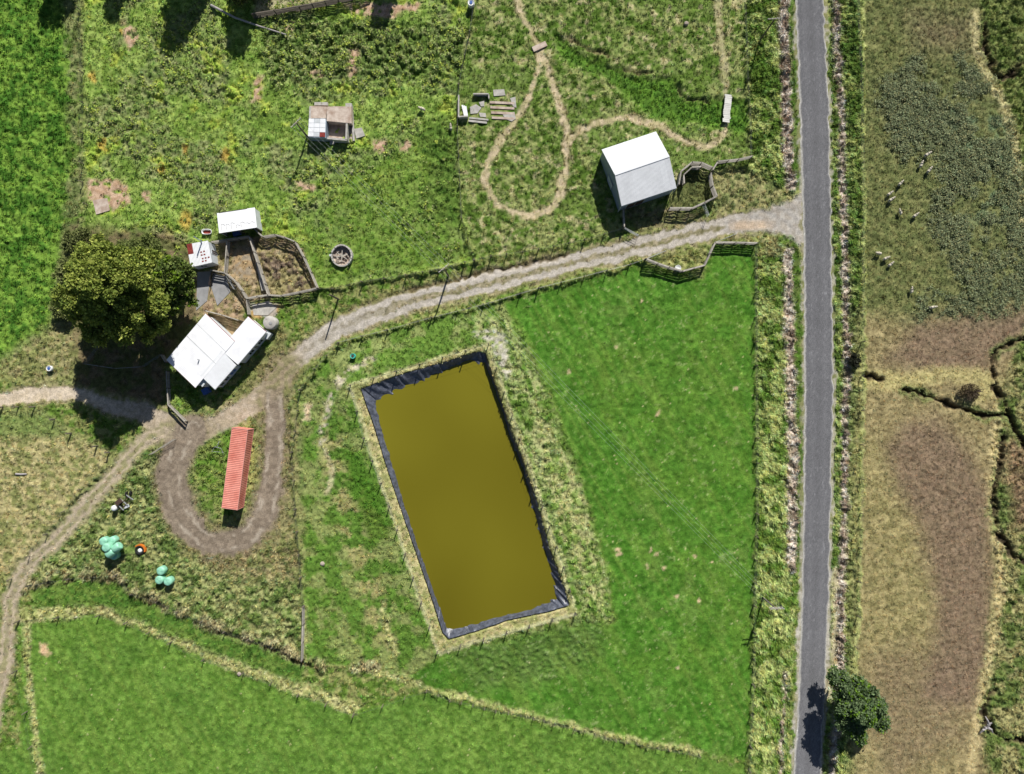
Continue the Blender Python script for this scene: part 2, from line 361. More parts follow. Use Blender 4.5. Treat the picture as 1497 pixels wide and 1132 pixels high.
# country around the pond
WEST = [(440, 565), (480, 520), (515, 562), (642, 955), (600, 990), (520, 975), (445, 965), (440, 800), (432, 640)]
m = pm(WEST, 4); paint(m, (92, 132, 54), (136, 148, 84), n2, .42, .62); setv(R, m, .12); setv(L, m, .22); setv(D, m, .9)
m = pm([(470, 600), (500, 640), (560, 860), (580, 960), (545, 930), (520, 840), (470, 700)], 10) * sst(.38, .55, n2); paint(m * .8, (176, 166, 112), (146, 146, 88), nf2)
m = pm([(508, 640), (555, 720), (570, 780), (540, 800), (505, 680)], 10) * .7; paint(m, (70, 120, 32))
NORTH = [(480, 515), (560, 488), (740, 440), (760, 490), (716, 500), (515, 562)]
m = pm(NORTH, 4); paint(m, (100, 138, 60), (140, 152, 88), n2, .44, .64); setv(R, m, .1)
SLOPE = [(660, 465), (740, 465), (762, 500), (800, 570), (850, 700), (888, 850), (897, 905), (842, 920), (838, 893), (716, 503), (690, 480)]
m = pm(SLOPE, 6); paint(m, (150, 164, 98), (92, 130, 54), .5 * clump2 + .5 * nf2, .4, .6); setv(R, m, .2); setv(L, m, .3); setv(D, m, 1.1)
stb = noise(1, 94, (U * .952 - V * .306) / 5, (U * .306 + V * .952) / 45); paint(m * sst(.45, .7, stb) * .6, (186, 186, 132), (160, 168, 106), nf2); paint(m * sst(.45, .25, stb) * .5, (84, 118, 50))
m = pm([(780, 600), (850, 720), (885, 870), (860, 880), (815, 760)], 12); paint(m * .7, (180, 178, 122), (126, 148, 76), .5 * clump2 + .5 * nf2, .42, .6)
PAST = [(738, 440), (940, 388), (975, 404), (1025, 408), (1046, 360), (1104, 360), (1107, 700), (1104, 860), (1096, 1110), (1020, 1102), (800, 1058), (700, 1030), (624, 1008), (600, 990), (645, 955), (845, 912), (900, 910), (892, 850), (852, 700), (800, 565), (766, 490)]
m = pm(PAST, 6); paint(m, (68, 122, 36), (88, 140, 52), .25 * n3 + .75 * nf2, .35, .7); setv(R, m, .06); setv(L, m, .13); setv(D, m, .8)
mm = m * sst(.48, .62, n4); paint(mm * .5, (98, 140, 52), (76, 126, 42), n2); mm = m * sst(.5, .6, fbm(45, 44)); paint(mm * .35, (58, 104, 32), (84, 130, 50), n3)
mm = m * sst(.62, .72, fbm(24, 23)); paint(mm * .45, (112, 146, 74))
mm = pm([(650, 950), (845, 905), (880, 915), (880, 960), (800, 1000), (700, 1010)], 14); paint(mm * .7, (84, 116, 56), (104, 134, 74), clump); setv(R, mm, .14)
mm = m * sst(.66, .74, fbm(8, 24, 3, .8)) * (nfine > .5); paint(mm * .45, (160, 172, 116))
for x, y in [(1040, 822), (960, 812), (950, 805), (972, 832), (948, 830), (991, 978), (1024, 876), (990, 870), (906, 813), (1018, 815), (905, 806), (938, 440), (1075, 570), (1128, 540), (902, 508), (830, 545), (962, 605)]:
    paint(sst(4.5, 1.5, np.hypot(WU - x, WV - y)), (206, 184, 142))
LEFT = [(30, 908), (150, 900), (230, 932), (357, 986), (517, 1045), (622, 1010), (800, 1060), (1022, 1105), (1092, 1125), (1090, 1400), (-200, 1400), (-200, 1120), (30, 1090), (28, 980)]
m = pm(LEFT, 5); paint(m, (88, 130, 50), (108, 148, 66), .25 * n3 + .75 * nf2, .35, .68); setv(R, m, .07); setv(L, m, .15); setv(D, m, .8)
mm = m * sst(.5, .62, n1); paint(mm * .6, (78, 122, 46), (100, 140, 64), clump)
lp = np.maximum(pm(LEFT, 3), pm(PAST, 3))
st1 = noise(1, 91, (U * .87 - V * .5) / 5, (U * .5 + V * .87) / 90); st2 = noise(1, 92, (U * .95 + V * .31) / 4, (V * .95 - U * .31) / 70)
paint(lp * sst(.55, .8, st1) * .28, (128, 158, 76)); paint(lp * sst(.6, .8, st2) * .3, (70, 110, 36))
gsp = np.random.default_rng(93)
for cnt, cc_ in ((900, (186, 184, 128)), (500, (46, 70, 26)), (350, (150, 176, 84))):
    ii_ = gsp.integers(0, NU, cnt); jj_ = gsp.integers(0, NV, cnt); okk = lp[jj_, ii_] > .8; C[jj_[okk], ii_[okk]] = lin(cc_)
# strips of dry grass along the lower fences
for pts, wd in ((smooth_line([(30, 903), (90, 897), (150, 890), (200, 905), (250, 930), (350, 975), (440, 1005), (515, 1038)]), 9), (smooth_line([(515, 975), (560, 985), (612, 998)]), 5), (smooth_line([(624, 1006), (720, 1032), (800, 1052), (900, 1078), (1022, 1100)]), 4.5),
                ([(38, 915), (42, 1000), (52, 1080), (60, 1140)], 5), (smooth_line([(445, 890), (443, 960)]), 4), (smooth_line([(560, 880), (565, 920), (575, 955)]), 5)):
    m = lm(pts, wd, 4); paint(m * .9, (192, 188, 130), (156, 160, 98), nf2); setv(R, m, .22); setv(L, m, .34); setv(D, m, 1.2)
paint(pm([(60, 940), (72, 942), (76, 958), (64, 958)], 3), (220, 186, 146))
# scrub between drain, track and container loop
SCRUB = [(205, 655), (262, 650), (262, 800), (400, 800), (440, 780), (444, 965), (330, 922), (260, 893), (196, 862), (100, 845), (45, 855), (100, 770)]
m = pm(SCRUB, 6); paint(m, (152, 156, 100), (98, 122, 62), clump, .4, .64); setv(R, m, .28); setv(L, m, .36); setv(D, m, 1.15)
mm = pm([(230, 690), (270, 800), (330, 850), (440, 850), (440, 600), (400, 590), (400, 750), (330, 810), (255, 760)], 10); paint(mm * .8, (158, 146, 104), (118, 124, 72), n3); setv(R, mm, .15)
mm = pm([(100, 850), (165, 845), (200, 868), (330, 925), (445, 970), (440, 1000), (350, 970), (230, 920), (150, 885), (50, 890), (45, 860)], 5); paint(mm * .9, (74, 116, 46), (100, 136, 60), n3); setv(R, mm, .08)
drain = smooth_line([(38, 858), (60, 848), (100, 844), (165, 840), (196, 862), (262, 893), (330, 922), (400, 944), (445, 966), (500, 978), (545, 972)])
m = lm(drain, 9, 6) * sst(.3, .5, noise(12, 62)); paint(m * .85, (166, 156, 120), (104, 104, 70), clump, .42, .6); setv(R, m, .55); setv(L, m, .45); setv(D, m, 1.3)
m = sst(6, 1.5, dline([(a, b + 5) for a, b in drain], 40) + 9 * (n2 - .5)) * sst(.38, .6, noise(17, 63)); paint(m * .8, (82, 74, 50)); Z -= m * .5
# left of the farm track
DRY = [(-200, 600), (60, 600), (120, 640), (170, 668), (100, 750), (20, 850), (-200, 900)]
m = pm(DRY, 6); paint(m, (178, 168, 118), (134, 138, 82), n3, .4, .64); setv(R, m, .13); setv(L, m, .22)
m = pm([(-200, 605), (70, 602), (110, 640), (60, 640), (20, 640), (-200, 640)], 8); paint(m * .8, (96, 128, 54), (126, 142, 78), n3)
m = lm([(165, 680), (130, 715), (85, 770), (40, 820), (15, 850)], 7, 5); paint(m * .9, (70, 92, 46), (118, 126, 72), clump); setv(R, m, .35)
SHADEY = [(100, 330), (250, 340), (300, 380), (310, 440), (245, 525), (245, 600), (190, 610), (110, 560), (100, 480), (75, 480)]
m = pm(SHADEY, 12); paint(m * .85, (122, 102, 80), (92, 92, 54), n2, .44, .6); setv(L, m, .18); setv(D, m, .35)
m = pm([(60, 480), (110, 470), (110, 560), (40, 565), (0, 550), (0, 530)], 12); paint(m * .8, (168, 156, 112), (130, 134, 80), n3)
m = pm([(245, 540), (262, 540), (300, 600), (275, 618), (250, 595)], 5); paint(m, (98, 134, 54), (128, 146, 76), n3); setv(L, m, .3); setv(R, m, .2)
# yards by the small sheds
YARD = [(312, 358), (372, 350), (392, 345), (410, 345), (436, 356), (466, 424), (415, 434), (364, 440), (355, 470), (305, 455), (285, 455), (288, 400), (312, 395)]
m = pm(YARD, 3); paint(m, (166, 148, 116), (136, 128, 84), n3, .4, .62); setv(R, m, .16); setv(L, m, .24); setv(D, m, .7)
m = pm([(340, 366), (370, 362), (376, 400), (360, 410), (338, 405)], 6); paint(m * .9, (168, 142, 104), (160, 146, 126), n3); setv(R, m, .07); setv(D, m, .1)
m = pm([(378, 372), (440, 372), (455, 420), (398, 428)], 6) * .8; paint(m, (150, 142, 96), (112, 96, 84), clump, .45, .6); setv(R, m, .35); setv(L, m, .34)
m = pm([(300, 430), (345, 440), (356, 468), (304, 456), (285, 470)], 5); paint(m * .85, (168, 144, 118), (142, 132, 92), n3)
m = pm([(366, 442), (412, 446), (402, 464), (368, 464)], 4); paint(m, (170, 160, 146), (186, 152, 100), n2, .5, .6); setv(D, m, .1); setv(R, m, .03)
m = pm([(976, 262), (1000, 262), (1010, 250), (1036, 256), (1042, 290), (1006, 306), (976, 304)], 3); paint(m * .9, (108, 112, 66), (82, 88, 50), n3)
m = pm([(900, 303), (980, 303), (1008, 312), (1030, 312), (990, 335), (935, 345)], 5) * .8; paint(m, (152, 138, 104), (120, 122, 76), n3)
m = pm([(945, 385), (975, 370), (1040, 358), (1024, 392), (990, 398)], 3); paint(m * .9, (158, 158, 100), (124, 134, 72), clump); setv(R, m, .22); setv(L, m, .35)
m = pm([(300, 456), (364, 468), (346, 502), (328, 488)], 3); paint(m, (172, 148, 112), (140, 128, 88), n3); setv(R, m, .08); setv(D, m, .35)
m = pm([(318, 600), (352, 565), (396, 508), (402, 482), (426, 486), (395, 545), (345, 600)], 6); paint(m * .85, (142, 134, 90), (112, 118, 66), n3)
# tracks
DRIVE = smooth_line([(1190, 322), (1165, 322), (1100, 322), (1040, 336), (930, 362), (820, 388), (700, 416), (600, 442), (520, 468), (470, 495), (430, 530), (385, 578), (345, 605), (300, 630), (262, 630), (215, 608), (160, 592), (100, 576), (40, 577), (-20, 585), (-200, 600)])
dd = dline(DRIVE, 60) + 5.5 * sst(220, 150, U); dd0 = dline(DRIVE, 60, False)
edge = sst(24, 17, dd); paint(edge * .85, (168, 156, 118), (134, 136, 82), nf2); setv(L, edge, .2); setv(R, edge, .1)
core = sst(16.5, 12, dd); paint(core, (146, 138, 110), (116, 112, 78), nf2); wt_ = np.maximum(sst(6.2, 3.2, np.abs(dd - 8.5)), .75 * sst(620, 480, U)) ; paint(core * wt_ * .92, (196, 188, 177), (180, 172, 160), nf2); setv(R, core, .02); setv(D, core, .0)
strip = sst(5, 2, dd) * sst(520, 600, U) * sst(1050, 980, U) * sst(.3, .5, nf2); paint(strip * .8, (136, 132, 92), (170, 158, 130), nfine); setv(D, strip, .5)
mm = sst(7, 2, dd) * sst(420, 470, U) * sst(600, 560, U) * sst(.45, .6, nf2); paint(mm * .5, (140, 130, 112))
mm = core * sst(470, 400, U); paint(mm * .75, (190, 172, 146), (170, 152, 124), nf2)
mm = core * sst(230, 120, U); paint(mm * .85, (216, 200, 176), (198, 182, 156), nf2)
KIND[(core > .5)] = 1
Z -= core * .05
fan = pm([(1176, 282), (1176, 375), (1168, 362), (1155, 348), (1130, 340), (1090, 340), (1060, 338), (1060, 322), (1100, 308), (1150, 296)], 4)
paint(fan, (182, 176, 166), (164, 156, 144), nf2); setv(R, fan, .02); setv(D, fan, 0); KIND[fan > .5] = 1
arcs = np.hypot(U - 1060, V - 460); mm = fan * sst(.62, .8, .5 + .5 * np.sin(arcs / 2.1)) ; paint(mm * .35, (150, 146, 142))
paint(fan * sst(10, 3, np.abs(V - 329 + (U - 1100) * .04)) * sst(1060, 1080, U) * sst(1140, 1110, U) * .5, (206, 176, 140))
north = lm([(600, 424), (640, 414), (700, 400), (760, 388), (830, 372)], 3, 2.5); paint(north * .8, (96, 84, 58)); Z -= north * .25
north = lm([(500, 455), (560, 436), (600, 424)], 3, 3); paint(north * .5, (116, 104, 70)); Z -= north * .15
RINGL = smooth_line([(416, 540), (405, 566), (402, 600), (402, 650), (396, 720), (375, 770), (335, 795), (292, 782), (262, 742), (252, 690), (266, 645), (285, 628)])
dr = dline(RINGL, 70)
edge = sst(38, 18, dr + 14 * (n2 - .5)); paint(edge * .8, (146, 132, 102), (124, 120, 78), nf2); setv(R, edge, .08)
core = sst(22, 13, dr + np.where(U < 300, -5, 0) + 9 * (n2 - .5)) * np.where(V < 700, np.where(U > 340, sst(17, 12, dr), 1), 1) * sst(560, 592, V); paint(core, (146, 132, 114), (126, 113, 97), nf2); setv(R, core, .025); setv(D, core, .02); KIND[core > .5] = 2
paint(core * sst(4, 1, np.abs(dr - 9)) * sst(.35, .6, n2) * .7, (182, 170, 152))
island = pm([(290, 650), (330, 628), (368, 626), (378, 650), (374, 690), (356, 748), (318, 742), (298, 715), (284, 690)], 5); paint(island, (92, 128, 50), (126, 142, 72), clump, .42, .6); setv(R, island, .2); setv(L, island, .3); setv(D, island, 1.0); KIND[island > .5] = 0
m = pm([(356, 640), (380, 640), (376, 700), (354, 745)], 6); paint(m * .7, (166, 158, 98))
TRACK = smooth_line([(240, 632), (205, 648), (170, 690), (130, 735), (85, 785), (40, 830), (16, 880), (8, 960), (-8, 1040), (-30, 1200)])
dt = dline(TRACK, 50)
core = sst(17, 9, dt); paint(core * .92, (166, 154, 126), (148, 142, 104), nf2); setv(R, core, .04); setv(D, core, .15); KIND[(core > .5) & (KIND == 0)] = 2
paint(sst(3.5, 1, np.abs(dt - 6)) * core * .6, (196, 178, 156))
PATHS = [smooth_line(p) for p in ([(752, -60), (762, 20), (786, 68), (786, 105), (764, 160), (735, 200), (714, 240), (713, 272), (730, 302), (765, 316), (800, 305), (821, 272), (829, 210), (817, 150), (800, 105), (788, 70)],
         [(829, 212), (842, 195), (870, 181), (915, 173), (945, 180), (968, 187), (1000, 205), (1035, 212), (1058, 196), (1061, 180)], [(1062, 140), (1058, 90), (1052, 30), (1048, -80)])]
for k, p in enumerate(PATHS):
    d = dline(p, 40); d = d + 4 * (noise(26, 52) - .5); core = sst(7, 2.5, d) * (.95 if k < 2 else .6)
    paint(core, (204, 186, 152), (176, 164, 124), nf2); setv(R, core, .03); setv(D, core, .15); KIND[(core > .45)] = 3
    paint(sst(2.2, .8, np.abs(d - 5.5)) * .55 * sst(.4, .6, n2), (112, 98, 66))
# rooms of stones at the pond corners
m = pm([(690, 488), (715, 480), (738, 490), (748, 540), (738, 552), (727, 520), (716, 500)], 4) * sst(.25, .5, nf2); paint(m, (206, 200, 184), (168, 166, 140), nfine); setv(D, m, .2); setv(R, m, .08)
m = lm(smooth_line([(545, 525), (520, 535), (496, 560), (480, 600), (470, 650)]), 5, 4) * sst(.25, .45, nf2); paint(m, (206, 196, 170), (176, 172, 130), nfine); setv(D, m, .3)
paint(pm([(446, 592), (456, 590), (452, 614), (444, 614)], 3), (208, 186, 152))
m = lm(smooth_line([(478, 660), (484, 690), (480, 720)]), 4, 3); paint(m * .7, (200, 190, 150))
# roadside drains choked with dead grass
DW = [[(1145, -200), (1146, 60), (1150, 150), (1154, 240), (1158, 272)], [(1151, 372), (1153, 480), (1155, 560), (1158, 640), (1159, 720), (1157, 830)], [(1148, 985), (1145, 1060), (1140, 1140), (1136, 1300)]]
DE = [[(1220, -200), (1222, 60), (1229, 150), (1233, 300), (1236, 420), (1239, 500), (1236, 580), (1236, 700), (1232, 850), (1229, 930), (1226, 1000), (1216, 1130), (1210, 1300)]]
DEADM = np.zeros(U.shape)
for pts, wd in [(p, 8 if k < 2 else 3) for k, p in enumerate(DW)] + [(DE[0], 5.2)]:
    g = lm(pts, wd + 6, 4); Z -= g * .22
    m = lm(pts, wd, 3); paint(m * .95, (208, 192, 178), (140, 122, 108), clump, .48, .64); setv(R, m, .55); setv(L, m, .4); setv(D, m, .5); DEADM = np.maximum(DEADM, m); KIND[m > .5] = 4
for pts in DW[:2]:
    m = lm([(a + 13, b) for a, b in pts], 5, 3); paint(m * .9, (80, 118, 44), (104, 126, 62), n3); setv(L, m, .25); setv(R, m, .08)
m = lm([(a - 4, b) for a, b in DW[1]], 3, 2.5) * sst(380, 420, V); paint(m * .6, (202, 188, 160))
m = lm([(1259, -200), (1262, 300), (1261, 600), (1255, 900), (1249, 1000)], 3, 3); paint(m * .8, (200, 204, 130), (170, 178, 106), nf2)
# road bed
RL = [(-200, 1158), (4, 1162.6), (150, 1168.6), (299, 1173), (430, 1175.3), (580, 1175.8), (710, 1174.5), (860, 1172.4), (982, 1168.6), (1130, 1160), (1300, 1148)]
RR = [(-200, 1199), (4, 1204.8), (150, 1212), (299, 1215.4), (430, 1217.2), (580, 1218.4), (710, 1215.6), (860, 1212.5), (982, 1208), (1130, 1199.3), (1300, 1186)]
xl = np.interp(V, [a for a, b in RL], [b for a, b in RL]); xr = np.interp(V, [a for a, b in RR], [b for a, b in RR])
inside = np.minimum(WU - xl, xr - WU)
m = sst(-5, -2, inside) * (V > -300); paint(m * .8, (178, 170, 156), (128, 126, 86), nf2); setv(R, m, .02); setv(D, m, .12); setv(L, m, .12)
mm = m * sst(700, 900, V) ; paint(mm * .6, (196, 190, 178), (170, 162, 148), nf2)
m2 = lm([(1222, 832), (1222, 900), (1218, 960), (1212, 1020)], 5, 3); paint(m2 * .8, (200, 186, 156), (170, 158, 124), nf2); setv(R, m2, .04); setv(D, m2, .1)
flat = sst(-7, -1, inside); Z *= (1 - flat); R *= (1 - flat); Z -= flat * .05; KIND[inside > 0] = 0
# pond: basin, crest and outer banks
FENCE_P = [(513, 563), (714.5, 503), (783, 711), (841, 895), (640.5, 951)]
LINER = [(529, 570), (566, 556), (600, 545), (660, 528), (698, 515), (709, 518), (722, 558), (744, 622), (765, 678), (786, 740), (802, 800), (824, 860), (831, 884), (800, 893), (742, 905), (700, 920), (656, 933), (648, 924), (624, 850), (600, 780), (569, 690), (547, 620)]
WATER = [(549, 583), (575, 572), (600, 562), (655, 539), (688, 525), (708, 530), (723, 566), (745, 635), (766, 690), (790, 780), (811, 855), (816, 876), (780, 890), (720, 905), (662, 921), (653, 918), (636, 870), (611, 800), (590, 735), (566, 655), (551, 600)]
CREST, WLEV = 0.75, -0.35
sf = spoly(FENCE_P, 110, False); sl_ = spoly(LINER, 60, False)
Z += CREST * sst(75, 0, sf) * (sf < 900)
band = sst(5, -3, sf) * sst(-4, 2, sl_); paint(band, (188, 178, 126), (150, 152, 94), nf2, .4, .62); setv(R, band, .08); setv(L, band, .2); setv(D, band, .9)
m = band * sst(690, 740, U) * sst(500, 560, V) * (V < 880); paint(m * .6, (118, 128, 76), (92, 104, 58), clump); setv(L, m, .3); setv(R, m, .2)
m = lm(FENCE_P + FENCE_P[:1], 2.2, 2) ; paint(m * .7, (206, 204, 150))
R *= sst(-2, 8, sl_) * .8 + .2; basin = sst(1.5, -2.5, sl_); Z -= basin * 1.9; R *= (1 - basin); D *= (1 - basin); paint(basin, (60, 54, 40))
# ground levelled for the slabs
for pts in ([(287, 396), (311, 395), (305, 442), (285, 456)], [(309, 397), (333, 402), (340, 428), (318, 450), (306, 420)], [(367, 444), (395, 438), (407, 450), (393, 463), (369, 463)], [(134, 291), (159, 288), (163, 310), (139, 316)], [(516, 187), (531, 185), (536, 201), (519, 205)], [(719, 130), (739, 129), (741, 142), (720, 143)], [(744, 142), (756, 140), (757, 160), (749, 160)], [(684, 150), (716, 145), (756, 162), (756, 180), (700, 174)]):
    m = sst(3, -1, spoly(pts, 20, False)); R *= (1 - m * .85); D *= (1 - m)
# ungrazed grass standing along fence lines
for pts, hh in (([(942, 380), (920, 388), (787, 422), (707, 446), (631, 465), (567, 483), (530, 492), (496, 501), (461, 540), (440, 570)], .42), ([(467, 423), (488, 423), (530, 413), (594, 403), (642, 395), (680, 384), (693, 381.5)], .4), ([(693, 381.5), (718, 376), (787, 365.5), (854, 352), (911, 335)], .18),
                ([(697, -20), (687, 51), (679, 85.5), (670.7, 128)], .25), ([(669, 187), (672.6, 267), (675, 320), (693.7, 381.5)], .3), ([(1104, 358), (1105, 500), (1106, 640), (1106, 750), (1103, 885), (1100.7, 1000), (1097, 1090), (1094, 1160)], .3), ([(117, -30), (122.4, 107), (122.4, 240), (121.6, 267), (128, 300)], .12),
                ([(428, 590), (428, 661), (433, 744), (441, 843), (445, 885)], .22), ([(1254, -20), (1260, 120), (1262, 300), (1261, 500), (1259, 700), (1254, 900)], .15), ([(624, 1007), (658, 1020), (725, 1036), (780, 1046), (900, 1078), (1022, 1101)], .22), ([(1091, 67), (1092, 120), (1095, 160), (1097, 232)], .25)):
    m = lm(pts, 2.6, 2.2) * (.55 + .9 * nf2); Z += np.clip(m, 0, 1) * hh; m = np.clip(m, 0, 1); setv(L, m, .34); paint(m * .6, (150, 154, 92), (112, 126, 64), nf2)
# noise relief
relief = (clump - .5) * 1.7 + (nfine - .5) * 1.9 + (nf2 - .5) * 1.2
ZT = Z + R * relief
C *= (0.80 + 0.34 * nfine + 0.2 * (nf2 - .5))[..., None]  # paler crests and darker hollows: grass highlights and shade put into the colour
lum = (C * [.3, .6, .1]).sum(-1, keepdims=True); C = C * .96 + lum * .04; veg = sst(1.2, 1.9, C[..., 1] / (C[..., 0] + 1e-4))[..., None]; C = C * (1 + veg * (np.array([1.06, .97, .80]) - 1)); C = np.clip(C, 0.004, 0.85)

def hz(x, y):
    """landform height at a world point"""
    i = int(round((CX + x * S - us[0]) / STEP)); j = int(round((CY - y * S - vv[0]) / STEP))
    if 0 <= i < NU and 0 <= j < NV: return float(Z[j, i])
    return 0.0
def G(px, py):
    """point of the ground seen at a photo pixel"""
    z = 0.0
    for _ in range(3):
        p = P(px, py, z); z = hz(p.x, p.y)
    return P(px, py, z)

X = (U - CX) / S; Y = (CY - V) / S
def np_mesh(name, verts, faces, cols, material, smooth=True):
    me = bpy.data.meshes.new(name); n = len(verts); k = faces.shape[1]; nf = len(faces)
    me.vertices.add(n); me.vertices.foreach_set('co', verts.astype(np.float32).ravel())
    me.loops.add(nf * k); me.loops.foreach_set('vertex_index', faces.astype(np.int32).ravel())
    me.polygons.add(nf); me.polygons.foreach_set('loop_start', np.arange(0, nf * k, k, dtype=np.int32))
    if smooth: me.polygons.foreach_set('use_smooth', np.ones(nf, bool))
    me.materials.append(material)
    if cols is not None:
        a = me.attributes.new('Col', 'FLOAT_COLOR', 'POINT')
        a.data.foreach_set('color', np.concatenate([cols, np.ones((n, 1))], 1).astype(np.float32).ravel())
    me.update(calc_edges=True); return me

idx = np.arange(NU * NV).reshape(NV, NU)
quads = np.stack([idx[1:, :-1], idx[1:, 1:], idx[:-1, 1:], idx[:-1, :-1]], -1).reshape(-1, 4)
# light dips of the bare ground near water are left out under the pond floor
kface = KIND[:-1, :-1].ravel()
crop_face = (CROPM[:-1, :-1].ravel() > .5) & (kface == 0)
kface = np.where(crop_face, 6, kface)
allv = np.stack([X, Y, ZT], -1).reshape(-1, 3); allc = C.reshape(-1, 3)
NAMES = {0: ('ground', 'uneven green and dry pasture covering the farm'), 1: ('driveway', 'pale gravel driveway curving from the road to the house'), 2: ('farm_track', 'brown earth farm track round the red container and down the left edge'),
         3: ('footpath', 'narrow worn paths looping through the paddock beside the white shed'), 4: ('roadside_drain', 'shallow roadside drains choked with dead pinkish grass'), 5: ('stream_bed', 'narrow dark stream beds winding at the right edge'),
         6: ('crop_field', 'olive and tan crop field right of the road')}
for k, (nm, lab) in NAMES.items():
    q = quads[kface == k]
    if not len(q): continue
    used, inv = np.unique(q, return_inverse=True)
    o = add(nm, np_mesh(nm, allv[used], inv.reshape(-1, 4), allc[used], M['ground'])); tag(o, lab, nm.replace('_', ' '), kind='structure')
# the land beyond, out to the horizon
x0, x1, y0, y1 = X.min(), X.max(), Y.min(), Y.max()
ov = []; of = []
rings = [0, 6, 20, 60, 200, 800, 2500]
for r in rings:
    e = r
    ring = []
    for t in np.linspace(0, 1, 17)[:-1]: ring.append((x0 - e + (x1 - x0 + 2 * e) * t, y0 - e))
    for t in np.linspace(0, 1, 17)[:-1]: ring.append((x1 + e, y0 - e + (y1 - y0 + 2 * e) * t))
    for t in np.linspace(0, 1, 17)[:-1]: ring.append((x1 + e - (x1 - x0 + 2 * e) * t, y1 + e))
    for t in np.linspace(0, 1, 17)[:-1]: ring.append((x0 - e, y1 + e - (y1 - y0 + 2 * e) * t))
    ov += [(a, b, -0.12 if r == 0 else -0.08) for a, b in ring]
for i in range(len(rings) - 1):
    for k in range(64): of.append((i * 64 + k, (i + 1) * 64 + k, (i + 1) * 64 + (k + 1) % 64, i * 64 + (k + 1) % 64))
o = add('distant_ground', np_mesh('distant_ground', np.array(ov), np.array(of)[:, ::-1], np.tile(lin((96, 132, 56)), (len(ov), 1)), M['ground'])); tag(o, 'green farmland stretching away beyond the paddocks', 'ground', kind='structure')

# ------------------------------------------------------------------ road
def road():
    vsl = np.arange(-150, 1284, 3.0); nx = 31; verts = []; cols = []
    ja = noise(3.0, 72, np.arange(len(vsl)) * 1.0, np.zeros(len(vsl))); jb = noise(3.0, 73, np.arange(len(vsl)) * 1.0, np.zeros(len(vsl))); road_n = noise(8.0, 71, np.arange(len(vsl)) * 1.0, np.zeros(len(vsl)))
    for j, v in enumerate(vsl):
        a = np.interp(v, [q for q, _ in RL], [b for _, b in RL]); b = np.interp(v, [q for q, _ in RR], [c for _, c in RR])
        a += 2.2 * (ja[j] - .5) + .5 * (rnd.random() - .5); b += 3.2 * (jb[j] - .5) + .8 * (rnd.random() - .5)
        for i in range(nx):
            t = i / (nx - 1); px = a + (b - a) * t; z = 0.03 + 0.07 * (1 - (2 * t - 1) ** 2)
            if i in (0, nx - 1): z = -0.08
            p = P(px, v, 0); verts.append((p.x, p.y, z))
            edge = min(t, 1 - t)
            c = lin((106, 106, 108)) * (1 + .10 * (road_n[j] - .5) + .12 * max(0, (v - 700) / 450)) * (1 + .10 * math.exp(-((t - .27) / .09) ** 2) + .10 * math.exp(-((t - .73) / .09) ** 2) - .05 * math.exp(-((t - .5) / .06) ** 2))
            k = min(1, max(0, 1.7 - edge / .045)) * (.95 if t < .5 else .6) * rnd.uniform(.75, 1)
            c = c * (1 - k) + lin((204, 201, 192)) * k
            cols.append(c * (rnd.uniform(1.25, 1.6) if rnd.random() < .025 else rnd.uniform(.88, 1.12)))
    n = len(vsl); ii = np.arange(n * nx).reshape(n, nx)
    q = np.stack([ii[1:, :-1], ii[1:, 1:], ii[:-1, 1:], ii[:-1, :-1]], -1).reshape(-1, 4)
    m = attr_mat('chip_seal', .9, .5, .4)
    for nd in m.node_tree.nodes:
        if nd.type == 'TEX_NOISE': nd.inputs['Scale'].default_value = 9
    o = add('road', np_mesh('road', np.array(verts), q, np.array(cols), m)); tag(o, 'straight grey sealed country road with pale worn edges', 'road', kind='structure')
road()

